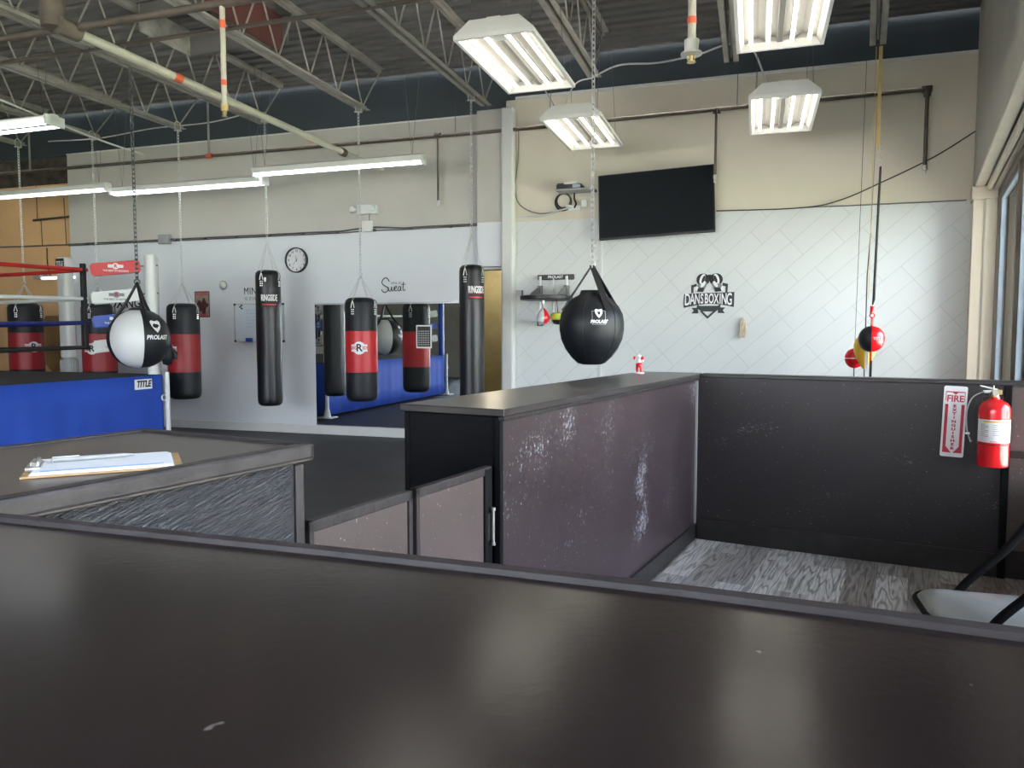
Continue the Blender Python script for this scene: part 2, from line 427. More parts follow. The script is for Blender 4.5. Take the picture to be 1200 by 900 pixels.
def patch(mb, R, a0, a1, z0, z1, off=.0012, seg=8, c=(0, 0)):
    """thin curved label on a vertical cylinder of radius R; angle 0 faces -Y"""
    for k in range(seg):
        b0, b1 = a0+(a1-a0)*k/seg, a0+(a1-a0)*(k+1)/seg
        q = []
        for rr in (R+.0002, R+off):
            for a in (b0, b1):
                for z in (z0, z1): q.append((c[0]+rr*sin(a), c[1]-rr*cos(a), z))
        i0, i1, i2, i3, o0, o1, o2, o3 = q
        mb.hull([i0, i2, i3, i1], [o0, o2, o3, o1])
    return mb

# ================================================================== SETTING
VB = 8.6            # back wall face
def solid(name, mat, label=None, **k):
    pass
def uR(v): return .763+.184*v        # window plane in the gym frame
m = MB(); m.prism([(-12.4, -4.2), (uR(-4.2)+.1, -4.2), (uR(9.1)+.1, 9.1), (-12.4, 9.1)], -.12, 0)
struct(m.build('floor', M['rubber'], rot=-A), 'dark rubber gym floor')
m = MB(); h0 = -4.0
m.prism([(-1.25, h0), (.66, h0), (.66, 4.80), (-1.25, 4.80)], .0005, .005)
struct(m.build('floor_reception', M['planks'], rot=-B), 'grey wood-look plank floor inside the reception pen')
# corrugated roof deck
m = MB(); pitch = .17; v = -4.2; zs = 4.53
prof = []
while v < 8.64:
    prof += [(v, zs), (v+.012, zs+.045), (v+.065, zs+.045), (v+.077, zs)]; v += pitch
lo = [(p, z) for p, z in prof]
vl = [m.bm.verts.new((-12.4, p, z)) for p, z in lo]; vr = [m.bm.verts.new((uR(p)+.3, p, z)) for p, z in lo]
tl = [m.bm.verts.new((-12.4, p, zs+.09)) for p, z in lo]; tr = [m.bm.verts.new((uR(p)+.3, p, zs+.09)) for p, z in lo]
for i in range(len(lo)-1):
    m.bm.faces.new((vl[i], vr[i], vr[i+1], vl[i+1])); m.bm.faces.new((tl[i], tl[i+1], tr[i+1], tr[i]))
struct(m.build('ceiling', M['deck'], rot=-A), 'dark corrugated steel roof deck')
# back walls
m = MB(); m.box(-9.65, -3.42, VB, 9.08, 0, 3.94); m.box(-3.42, -2.86, VB, 9.08, 2.13, 3.94)
struct(m.build('wall_back', M['wall_l'], rot=-A), 'white back wall with greige upper part')
m = MB(); m.box(-2.86, 2.9, VB, 9.08, 0, 4.08)
struct(m.build('wall_back_right', M['wall_r'], rot=-A), 'white boarded back wall with faint diagonal joints')
m = MB(); m.box(-12.4, -9.65, VB+.1, 9.08, 0, 3.56)
struct(m.build('wall_back_left', M['orange'], rot=-A), 'tan orange wall beyond the ring')
m = MB(); m.box(-12.4, -9.65, VB+.14, 9.08, 3.56, 3.96)
struct(m.build('wall_masonry', M['brick'], rot=-A), 'dark rough masonry above the orange wall')
m = MB(); m.box(-12.4, -2.86, 8.66, 9.08, 3.96, 4.70); m.box(-2.86, 3.2, 8.66, 9.08, 4.085, 4.70)
struct(m.build('wall_upper', M['navy'], rot=-A), 'navy painted band above the back wall')
m = MB(); m.box(-9.65, -3.2, VB-.012, VB+.1, 3.94, 3.955); m.box(-2.74, 2.06, VB-.02, VB+.12, 4.08, 4.11)
struct(m.build('trim_1', M['whitepaint'], rot=-A), 'thin ledge cap on top of the back wall')
m = MB(); m.box(-3.2, -2.86, VB-.09, VB, 2.13, 3.97, bev=.004)
struct(m.build('trim_2', M['wall_l'], rot=-A), 'boxed pier above the doorway')
m = MB(); m.box(-2.885, -2.735, VB-.13, VB, 0, 3.97, bev=.02)
struct(m.build('trim_3', M['whitepaint'], rot=-A), 'white boxed column beside the doorway')
m = MB(); m.box(-1.715, -1.69, VB-.012, VB, 0, 2.655)
struct(m.build('trim_4', M['whitepaint'], rot=-A), 'thin vertical joint strip on the boarded wall')
m = MB(); m.box(-9.65, -3.42, VB-.02, VB, 0, .115, bev=.004)
struct(m.build('baseboard_back', M['whitepaint'], rot=-A))
m = MB(); m.box(-2.73, 2.2, VB-.02, VB, 0, .115, bev=.004)
struct(m.build('baseboard_back_right', M['whitepaint'], rot=-A))
# hall behind the doorway
m = MB()
m.box(-4.2, -2.2, 10.9, 11.0, 0, 2.5); m.box(-4.3, -4.2, 9.08, 11.0, 0, 2.5); m.box(-2.2, -2.1, 9.08, 11, 0, 2.5); m.box(-4.3, -2.1, 9.08, 11, 2.5, 2.6); m.box(-4.3, -2.1, 9.08, 11, -.1, -.001)
struct(m.build('wall_hall', M['olive'], rot=-A), 'dim olive hall behind the doorway')
d = thing('door_1', None, None, FB(-2.93, 8.98, 0), -A); d['kind'] = 'structure'
m = MB(); m.box(-.085, -.045, -.1, .62, .01, 2.05, bev=.003); m.build('door_leaf', M['blackpaint'], d)
m = MB(); m.tube([(-.10, .52, 1.0), (-.15, .52, 1.0), (-.15, .43, 1.0)], .009); m.build('door_handle', M['steel'], d, smooth=40)
m = MB(); m.box(-3.415, -3.39, VB-.01, VB+.12, 0, 2.13); m.box(-3.39, -2.89, VB, VB+.12, 2.105, 2.13)
struct(m.build('trim_5', M['whitepaint'], rot=-A), 'door lining')
# left and front walls
m = MB(); m.box(-12.55, -12.4, -4.3, 9.2, 0, 4.74)
struct(m.build('wall_left', M['greige'], rot=-A))
m = MB(); m.box(-12.5, -8.35, -4.35, -4.2, 0, 4.74); m.box(-8.35, -.6, -4.35, -4.2, 0, .5); m.box(-8.35, -.6, -4.35, -4.2, 2.9, 4.74); m.box(-.6, uR(-4.2)+.3, -4.35, -4.2, 0, 4.74)
struct(m.build('wall_front', M['greige'], rot=-A))
for k in range(5):  # unseen glazing behind the camera, added to let in more daylight
    u0 = -8.35+1.55*k
    w = thing('window_%d' % (k+8), None, None, FB(u0, -4.275, .5), -A); w['kind'] = 'structure'
    m = MB(); m.box(0, .04, -.05, .05, 0, 2.4); m.box(1.51, 1.55, -.05, .05, 0, 2.4); m.box(.04, 1.51, -.05, .05, 0, .06); m.box(.04, 1.51, -.05, .05, 2.34, 2.4); m.build('window_frame', M['bronze'], w)
    m = MB(); m.box(.04, 1.51, -.004, .004, .06, 2.34); m.build('pane', M['glass'], w)

# right wall (reception frame)
UW = .68; H1 = 8.90; HS = -4.1
m = MB(); m.box(.447, .95, HS, H1+.3, 2.76, 4.72)
struct(m.build('wall_right', M['greige'], rot=-B), 'greige bulkhead above the shop windows')
m = MB(); m.box(.447, .530, HS, 8.56, 2.735, 2.76, bev=.006); m.box(.60, .70, HS, 8.56, 2.70, 2.76)
struct(m.build('trim_6', M['soffit'], rot=-B), 'cream soffit board under the bulkhead')
m = MB(); m.tube([(.565, HS, 2.715), (.565, 8.54, 2.715)], .026, 12)
struct(m.build('trim_7', M['cream'], rot=-B, smooth=40), 'rolled blind tube along the window head')
m = MB(); m.box(.44, .70, 8.58, 9.0, 0, 2.62, bev=.004); m.box(.425, .70, 8.56, 9.0, 2.62, 2.745, bev=.004)
struct(m.build('trim_8', M['cream'], rot=-B), 'cream boxed column in the window corner')
m = MB(); m.box(.54, .548, 8.570, 8.584, 0, 2.62)
struct(m.build('trim_9', M['greige'], rot=-B), 'joint line on the corner column')
m = MB(); m.box(.66, .95, HS, H1+.3, 0, .46)
struct(m.build('wall_right_base', M['greige'], rot=-B), 'low wall under the shop windows')
edges = [8.60, 6.90, 5.20, 3.50, 1.80, .10, -1.60, -3.30]
for i in range(len(edges)-1):
    v1, v0 = edges[i], edges[i+1]
    w = thing('window_%d' % (i+1), None, None, FH(UW, v0, .46), -B); w['kind'] = 'structure'
    L = v1-v0; Hh = 2.70-.46
    m = MB()
    m.box(-.04, .06, -.035, .035, 0, Hh); m.box(-.04, .06, L-.055 if i == 0 else L-.035, L+.02 if i == 0 else L-.034, 0, Hh)
    m.box(-.04, .06, .035, L-.035, 0, .07); m.box(-.04, .06, .035, L-.035, Hh-.07, Hh)
    m.build('window_frame', M['bronze'], w)
    m = MB()
    for y0, y1, z0, z1 in ((.035, .06, .07, Hh-.07), (L-.085 if i == 0 else L-.06, L-.055 if i == 0 else L-.035, .07, Hh-.07), (.06, L-.06, .07, .095), (.06, L-.06, Hh-.095, Hh-.07)):
        m.box(-.012, .03, y0, y1, z0, z1)
    m.build('gasket', M['bluegrey'], w)
    m = MB(); m.box(.006, .012, .06, L-.06, .095, Hh-.095); m.build('pane', M['glass'], w)
m = MB(); m.box(.60, .70, HS, 8.56, .44, .47, bev=.004)
struct(m.build('trim_10', M['cream'], rot=-B), 'window sill')
# outside
m = MB(); m.box(-30, 60, -40, 60, -.5, -.13)
struct(m.build('ground', M['pavement'], rot=-B), 'pale pavement outside the windows')
m = MB(); m.box(9, 22, -30, 60, -.13, -.10)
struct(m.build('lawn', M['grass'], rot=-B), 'strip of grass beyond the pavement')
bl = thing('building', 'pale sided building seen through the shop windows', 'building', FH(24, 20, -.13), -B)
m = MB(); m.box(0, 12, -16, 40, 0, 4.2); m.build('wall', M['siding'], bl)
m = MB(); m.box(-.3, 12.3, -16.3, 40.3, 4.2, 4.5, bev=.03); m.build('roof', M['cream'], bl)
for k in range(10):
    m = MB(); m.box(-.03, 0.02, -14+5*k, -11.8+5*k, 1.1, 2.5); m.build('window', M['tvglass'], bl)

# ================================================================== CEILING STEEL
def joist(u, vend, vstart=-4.0, ang=0, lab='', vpiv=None):
    Ln = vend-vstart
    u *= .956; vend *= .956; Ln = vend-vstart; loc = FB(u, vend, 3.93)
    t = thing('roof_joist', lab, 'roof joist', loc, -A-ang, 'open-web joists under the roof deck')
    m = MB()                             # local y runs back (negative) from the wall end
    for sx in (-1, 1):
        x = sx*.016
        m.box(min(x, x+sx*.052), max(x, x+sx*.052), -Ln, 0, 0, .006); m.box(min(x, x+sx*.006), max(x, x+sx*.006), -Ln, 0, 0, .050)
    m.build('bottom_chord', M['joist'], t)
    m = MB()
    for sx in (-1, 1):
        x = sx*.016; e = .38
        m.box(min(x, x+sx*.045), max(x, x+sx*.052), -Ln, e, .590, .596); m.box(min(x, x+sx*.006), max(x, x+sx*.006), -Ln, e, .548, .596)
    m.build('top_chord', M['joist'], t)
    m = MB(); y = -.06; pts = [(0, .38, .575), (0, y, .03)]; up = True
    k = 0
    while y > -Ln+.3:
        y -= .27; pts.append((0, y, .575 if up else .03)); up = not up
    for a, b in zip(pts, pts[1:]): m.tube([a, b], .009, 6)
    m.build('web', M['joist'], t)
    return t
jl = [(-11.6, 8.3, 'furthest left, above the far side of the ring'), (-10.17, 8.35, 'above the far end of the orange wall'), (-8.78, 8.35, 'above the half-hidden red and black bag behind the white ball'),
      (-7.35, 8.35, 'holding the bag next to the boxing poster'), (-6.13, 8.45, 'holding the tall bag in front of the whiteboard'), (-4.60, 8.35, 'holding the bright red bag before the mirror'),
      (-3.12, 8.62, 'ending at the pier above the doorway'), (-1.68, 8.05, 'above the light nearest the television'), (-.28, 8.02, 'between the television and the square light')]
for u, ve, s in jl: joist(u, ve, lab='grey open-web steel roof joist '+s)
joist(1.05, 7.98, lab='grey open-web steel roof joist carrying the yellow strap near the windows', ang=.125, vstart=-2.5)
def brace(vv, z, lab):
    m = MB(); m.box(-11.6, 1.2, -.02, .02, -.003, .003); m.box(-11.6, 1.2, .014, .02, 0, .035)
    tag(m.build('bridging_bar', M['rustpipe'], loc=FB(0, vv, z), rot=-A), lab, 'bracing bar')
brace(5.5, 3.915, 'dark flat bracing bar running across under the joists nearer the wall')
brace(3.05, 3.915, 'dark flat bracing bar running across under the joists nearer the camera')
m = MB(); m.box(-1.72, -.24, -.02, .02, -.041, 0, bev=.003)
tag(m.build('steel_strut', M['steel'], loc=FB(0, 5.6, 3.925), rot=-A), 'steel strut between two joists that carries the round black bag', 'strut')
# roof opening curb
c = thing('roof_curb', 'sheet metal roof opening curb with one pale and one red-brown side', 'roof curb', FB(-5.16, 6.12, 4.17), -A)
m = MB(); m.box(-.62, -.60, -.1, .6, .10, .36); m.build('curb_panel', M['duct'], c)
m = MB(); m.box(-.60, .6, .58, .6, .10, .36); m.build('curb_panel', M['deck'], c)
m = MB(); m.box(-.60, .52, -.1, -.08, .22, .36); m.build('curb_panel', M['deck'], c)
m = MB(); m.box(.52, .54, -.58, .58, 0, .36); m.build('curb_panel', M['redbrown'], c)

# ================================================================== PIPES
def P(o): return o
# big pale main with joint, branch and drops
t = thing('sprinkler_main', 'thick pale green-grey sprinkler pipe with red bands running to the back wall', 'pipe', FB(-4.50, 0, 3.40), -A)
m = MB(); m.tube([(0, 4.1, 0), (0.04, 8.5, -.035)], .034, 14); m.build('pipe', M['pipe'], t, smooth=40)
for y in (5.02, 6.95):
    z = -.035*(y-4.1)/4.4
    m = MB(); m.tube([(0.01, y, z), (0.011, y+.08, z)], .037, 14); m.build('red_band', M['redpaint'], t, smooth=40)
m = MB(); m.tube([(0.03, 7.55, -.028), (.03, 7.63, -.028)], .046, 12); m.build('coupling', M['rustpipe'], t, smooth=40)
m = MB(); m.tube([(0, 3.98, 0.0), (0, 4.14, 0)], .058, 14); m.lathe([(.02, -.1), (.075, -.07), (.085, .05), (.06, .12), (.07, .3)], 16, (-.06, 4.0, .06)); m.build('coupling', M['rustpipe'], t, smooth=40)
t = thing('sprinkler_branch', 'dark sprinkler branch pipe crossing overhead from the thick pipe', 'pipe', FB(0, 4.1, 3.42), -A)
m = MB(); m.tube([(-4.50, 0, 0), (1.1, 0, 0)], .026, 10); m.tube([(-4.50, 0, 0), (-7.5, 0, .03)], .022, 10); m.build('pipe', M['rustpipe'], t, smooth=40)
def drop(u, v, z1, z0, lab, r=.017, mat='pipe', band=True, esc=False):
    t = thing('sprinkler_drop', lab, 'sprinkler', FB(u, v, z0), -A, 'sprinkler drops')
    h = z1-z0
    m = MB(); m.tube([(0, 0, .06), (0, 0, h)], r, 10); m.build('pipe', M[mat], t, smooth=40)
    m = MB(); m.tube([(0, 0, .035), (0, 0, .075)], r*1.35, 10); m.tube([(0, 0, 0), (0, 0, .04)], r*.45, 8)
    m.tube([(-r*.8, 0, .04), (-r*.9, 0, .012), (0, 0, 0)], .003, 5); m.tube([(r*.8, 0, .04), (r*.9, 0, .012), (0, 0, 0)], .003, 5)
    m.lathe([(.003, 0), (r*1.1, .001), (r*1.1, .004), (.003, .005)], 12, (0, 0, -.005)); m.build('sprinkler_head', M['brass' if mat == 'pipe' else 'steel'], t, smooth=40)
    if band:
        for zz in ((.19, .225), (h*.78, h*.78+.05)):
            m = MB(); m.tube([(0, 0, zz[0]), (0, 0, zz[1])], r*1.12, 10); m.build('red_band', M['redpaint'], t, smooth=40)
    if esc:
        m = MB(); m.lathe([(.03, .03), (.055, .035), (.055, .045), (.035, .05), (.038, .11), (.02, .115)], 16)
        m.build('escutcheon', M['steel'], t, smooth=40)
drop(-3.27, 4.1, 3.42, 2.72, 'pale sprinkler drop with two red bands, left of the ceiling')
drop(-.345, 4.1, 3.42, 2.74, 'pale sprinkler drop with a silver collar beside the large square light', r=.021, esc=True)
t = thing('wall_pipe', 'dark sprinkler pipe running along the top of the back wall', 'pipe', FB(0, 8.50, 3.73), -A)
m = MB(); m.tube([(-12.0, 0, .0), (-3, 0, -.02), (1.60, 0, .02)], .022, 10); m.tube([(1.58, 0, .045), (1.58, 0, -.05)], .034, 10); m.tube([(1.53, 0, .02), (1.62, 0, .02)], .034, 10)
for u in (-7.05, -3.70, -.44): m.tube([(u-.04, 0, -.01), (u+.04, 0, -.01)], .032, 10)
m.build('pipe', M['rustpipe'], t, smooth=40)
m = MB(); m.tube([(-7.08, 0, -.01), (-7.0, 0, -.01)], .034, 10); m.build('red_band', M['redpaint'], t, smooth=40)
m = MB(); m.tube([(.25, 0, .015), (.42, 0, .015)], .0235, 10); m.build('red_band', M['redpaint'], t, smooth=40)
for u, z in ((-10.25, .78), (-7.05, .78)):
    m = MB(); m.tube([(u, 0, 0), (u, 0, z)], .014, 8); m.build('riser', M['joist'], t, smooth=40)
for u in (-3.47, -.23, 1.16):
    m = MB(); m.tube([(u, 0, 0), (u, 0, .78)], .004, 6); m.build('hanger_rod', M['rustpipe'], t)
drop(-3.70, 8.50, 3.70, 2.87, 'dark sprinkler drop on the back wall left of the doorway pier', .014, 'rustpipe', False)
drop(-.44, 8.42, 3.72, 2.95, 'dark sprinkler drop ending at the corner of the television', .014, 'rustpipe', False)
drop(1.58, 8.50, 3.72, 2.93, 'dark sprinkler drop at the end of the wall pipe by the windows', .019, 'rustpipe', False)
# slanting pale conduit over the ring, cable loops
def cable(name, lab, cat, mat, pts, r, n=8, seg=6):
    p0 = Vector(pts[0]); m = MB(); m.tube(curve_pts([Vector(p)-p0 for p in pts], n), r, seg)
    return tag(m.build(name, M[mat], loc=p0, smooth=60), lab, cat)
cable('conduit', 'thin pale conduit slanting down over the ring to the back wall', 'conduit', 'whitecord', [FS(-8.1, 8.45, 3.80), FS(-8.10, 7.5, 3.84), FS(-7.7, 5.2, 3.90)], .012)
cable('cable', 'pale cable sagging along the navy band above the ring', 'cable', 'whitecord', [FS(-10.4, 8.95, 4.28), FS(-9.4, 8.95, 4.25), FS(-8.4, 8.95, 4.31), FS(-7.4, 8.95, 4.31), FS(-6.6, 8.95, 4.40)], .008)
cable('extension_cable', 'white cord looping along the joist ends to the small square light', 'cord', 'whitecord', [FS(-1.68, 7.95, 4.03), FS(-1.4, 7.95, 4.12), FS(-1.0, 7.95, 4.10), FS(-.6, 7.95, 4.14), FS(-.30, 7.93, 4.20), FS(-.10, 7.8, 4.10), FS(.02, 7.65, 3.8), FS(.08, 7.45, 3.50)], .009)
cable('extension_cable', 'white cord dropping from the joist end to the light above the television', 'cord', 'whitecord', [FS(-1.68, 7.95, 4.02), FS(-1.80, 7.7, 3.9), FS(-1.86, 7.5, 3.65), FS(-1.8, 7.3, 3.45)], .007)
cable('extension_cable', 'short white cord between the two left square lights', 'cord', 'whitecord', [FB(-1.75, 5.5, 3.50), FB(-1.95, 6.2, 3.72), FB(-1.92, 6.8, 3.62), FB(-1.84, 7.0, 3.46)], .007)
cable('antenna_cable', 'thin dark cable sagging from the corner to the television', 'cable', 'blackcord', [FB(-.43, 8.56, 2.665), FB(.41, 8.57, 2.655), FB(.80, 8.57, 2.71), FB(1.26, 8.57, 2.90), FB(1.68, 8.57, 3.10), FB(2.03, 8.57, 3.32)], .006)
cable('wall_cable', 'thin cable lying along the top of the white boarding', 'cable', 'conduit', [FB(.42, 8.588, 2.660), FB(1.2, 8.588, 2.656), FB(1.98, 8.588, 2.655)], .006, 3)
cable('wall_cable', 'thin white cables running from the column to the small shelf', 'cable', 'whitecord', [FB(-2.72, 8.57, 2.72), FB(-2.45, 8.57, 2.70), FB(-2.2, 8.57, 2.76), FB(-2.05, 8.57, 2.79)], .010)
cable('wall_cable', 'thin cable curling down beside the white column', 'cable', 'conduit', [FB(-2.70, 8.57, 3.75), FB(-2.70, 8.57, 3.4), FB(-2.74, 8.56, 3.05), FB(-2.68, 8.57, 2.85), FB(-2.45, 8.57, 2.74), FB(-2.15, 8.57, 2.76)], .006)
t = thing('wall_conduit', 'dark bundled conduit running along the white wall with two boxes', 'conduit', FB(0, VB, 2.645), -A)
m = MB(); m.tube([(-9.65, -.02, 0), (-5.1, -.02, .0), (-4.85, -.02, .02), (-4.6, -.02, .03), (-4.2, -.02, .0), (-3.21, -.02, .01)], .011, 8)
m.tube([(-9.65, -.02, -.022), (-5.0, -.02, -.022), (-4.75, -.02, -.01), (-4.2, -.02, -.018), (-3.21, -.02, -.01)], .008, 8)
m.tube([(-12.3, .08, .03), (-9.65, .08, .01)], .012, 8)
for k in range(12): m.tube([(-9.3+.52*k, -.035, -.01), (-9.27+.52*k, -.035, -.01)], .018, 6)
m.build('conduit_run', M['conduit'], t, smooth=50)
m = MB(); m.box(-7.98, -7.80, -.07, 0, -.065, .07, bev=.008); m.build('junction_box', M['plasticgrey'], t)
m = MB(); m.box(-4.78, -4.63, -.06, 0, -.03, .11, bev=.012); m.build('junction_box', M['plasticwhite'], t)
m = MB(); m.tube([(-4.68, -.03, .10), (-4.68, -.03, .25)], .006, 6); m.build('wire', M['conduit'], t)
# pipes on the orange wall
t = thing('wall_bracket_pipe', 'short dark pipe with hanging rods on the orange wall', 'pipe', FB(-10.0, 8.6, 3.03), -A)
m = MB(); m.tube([(-.35, 0, 0), (.34, 0, .02)], .016, 8); m.build('pipe', M['rustpipe'], t, smooth=40)
m = MB(); m.tube([(-.27, 0, 0), (-.27, 0, .5)], .006, 6); m.tube([(-.2, 0, 0), (-.19, 0, -.38)], .006, 6); m.tube([(.28, 0, -.4), (.26, 0, .3)], .006, 6); m.build('hanger_rod', M['rustpipe'], t)
cable('wall_cable', 'dark cable hooked down the orange wall', 'cable', 'blackcord', [FB(-10.2, 8.68, 2.62), FB(-10.2, 8.68, 2.4), FB(-10.15, 8.68, 2.2), FB(-10.0, 8.66, 2.17), FB(-9.9, 8.66, 2.26), FB(-9.7, 8.62, 2.27)], .007)
t = thing('strip_light', 'short lit tube fitting low on the orange wall', 'light', FB(-10.1, 8.62, 2.13), -A)
m = MB(); m.box(-.14, .55, -.03, .04, 0, .06, bev=.005); m.build('housing', M['fixture'], t)
m = MB(); m.tube([(-.1, -.045, .03), (.53, -.045, .03)], .012, 8); m.build('tube', M['tubest'], t, smooth=60)
m = MB(); m.box(-.26, -.12, -.06, .06, .02, .12, bev=.01); m.build('ballast_box', M['plasticgrey'], t)

# ================================================================== LIGHTS
def highbay(u, v, z, lab, W=.56, L=1.18, wires=((-1, 1), (1, 1), (-1, -1), (1, -1)), top=4.48):
    t = thing('highbay_light', lab, 'light', FB(u, v, z), -A, 'four-tube hanging lights')
    w, l = W/2, L/2
    m = MB()      # outer shell: lip + sloped sides + flat top
    def loop(a, b, zz): return [(-a, -b, zz), (a, -b, zz), (a, b, zz), (-a, b, zz)]
    L0 = [m.bm.verts.new(p) for p in loop(w, l, 0)]; L1 = [m.bm.verts.new(p) for p in loop(w, l, .028)]
    L2 = [m.bm.verts.new(p) for p in loop(w*.62, l*.97, .125)]; I0 = [m.bm.verts.new(p) for p in loop(w-.022, l-.022, 0)]
    I1 = [m.bm.verts.new(p) for p in loop(w-.05, l-.04, .045)]
    for a, b in ((L0, L1), (L1, L2), (L0, I0), (I0, I1)):
        for k in range(4): m.bm.faces.new((a[k], a[(k+1) % 4], b[(k+1) % 4], b[k]))
    m.bm.faces.new(L2)
    m.box(-w*.18, w*.18, -l*.98, -l*.7, .03, .13, bev=.004)
    m.build('housing', M['fixture'], t)
    m = MB()      # corrugated reflector with a raised centre
    xs = [(-w+.05, .045), (-w*.62, .075), (-w*.50, .078), (-w*.34, .05), (-w*.22, .078), (-w*.08, .07), (-w*.06, .035), (w*.06, .035), (w*.08, .07), (w*.22, .078), (w*.34, .05), (w*.50, .078), (w*.62, .075), (w-.05, .045)]
    a = [m.bm.verts.new((x, -l+.04, zz)) for x, zz in xs]; b = [m.bm.verts.new((x, l-.04, zz)) for x, zz in xs]
    for k in range(len(xs)-1): m.bm.faces.new((a[k], a[k+1], b[k+1], b[k]))
    m.build('reflector', M['reflector'], t)
    for x in (-w*.66, -w*.27, w*.27, w*.66):
        m = MB(); m.tube([(x, -l+.07, .028), (x, l-.07, .028)], .0135, 10); m.build('tube', M['tubehb'], t, smooth=60)
    for sx, sy in wires:
        m = MB(); m.tube([(sx*w*.8, sy*l*.8, .08), (sx*w*.8-sx*.02, sy*l*.8-sy*.30, top-z)], .0022, 5)
        m.build('hanging_wire', M['darkchain'], t)
    return t
highbay(-1.68, 5.36, 3.28, 'four-tube hanging light largest and nearest in the left row')
highbay(-1.62, 7.27, 3.26, 'small four-tube hanging light above and left of the television')
highbay(.19, 7.18, 3.25, 'small four-tube hanging light right of the television')
highbay(.12, 4.96, 3.26, 'four-tube hanging light cut off by the top edge of the photo')
for u_, s_ in ((-1.68, 'left'), (.13, 'right')):  # further lights overhead, out of view, added to brighten the room
    for v_, q_ in ((3.35, 'over the long counter'), (1.3, 'over the nearest counter')):
        highbay(u_, v_, 3.27, 'added four-tube hanging light out of view in the %s row, %s' % (s_, q_))
def striplight(u0, u1, v, z, lab, tubes=(0,), wires=True, sag=0):
    t = thing('strip_light', lab, 'light', FB(u0, v, z), -A, 'long tube lights above the ring and bags')
    L = u1-u0
    m = MB(); m.prism([(-.045, .02), (-.055, .075), (-.03, .095), (.03, .095), (.055, .075), (.045, .02)], 0, L, 'x'); m.build('housing', M['fixture'], t)
    for y in tubes:
        m = MB(); m.tube([(.03, y, 0.0), (L-.03, y, 0.0)], .0165, 10); m.build('tube', M['tubest'], t, smooth=60)
    for x in (0.0, L-.025):
        m = MB(); m.box(x, x+.025, -.055-max(abs(y) for y in tubes)*.7, .055+max(abs(y) for y in tubes)*.7, -.02, .08, bev=.004); m.build('end_cap', M['plasticwhite'], t)
    for x in (.15, L-.15):
        for dx in (-.12, .14):
            m = MB(); m.tube([(x, 0, .09), (x+dx, 0, 4.50-z)], .0025, 5); m.build('hanging_wire', M['darkchain'], t)
striplight(-5.668, -3.467, 7.6, 3.192, 'long lit tube light right-most of the row above the hanging bags')
striplight(-7.896, -5.594, 7.71, 3.118, 'long lit tube light in the middle of the row above the hanging bags', (-.02, .03))
striplight(-10.17, -7.859, 7.6, 3.151, 'long lit tube light left-most of the row, above the orange wall')
striplight(-9.0, -6.58, 5.75, 3.38, 'twin tube light hanging over the boxing ring at the left edge', (-.075, .075))
striplight(-9.1, -6.66, 2.3, 3.38, 'added unseen twin tube light over the near side of the boxing ring', (-.075, .075))  # out of view, added to raise the light around the ring
striplight(-6.0, -3.56, 2.3, 3.38, 'added unseen twin tube light over the gym floor to the left', (-.075, .075))  # another out-of-view fitting added for brightness

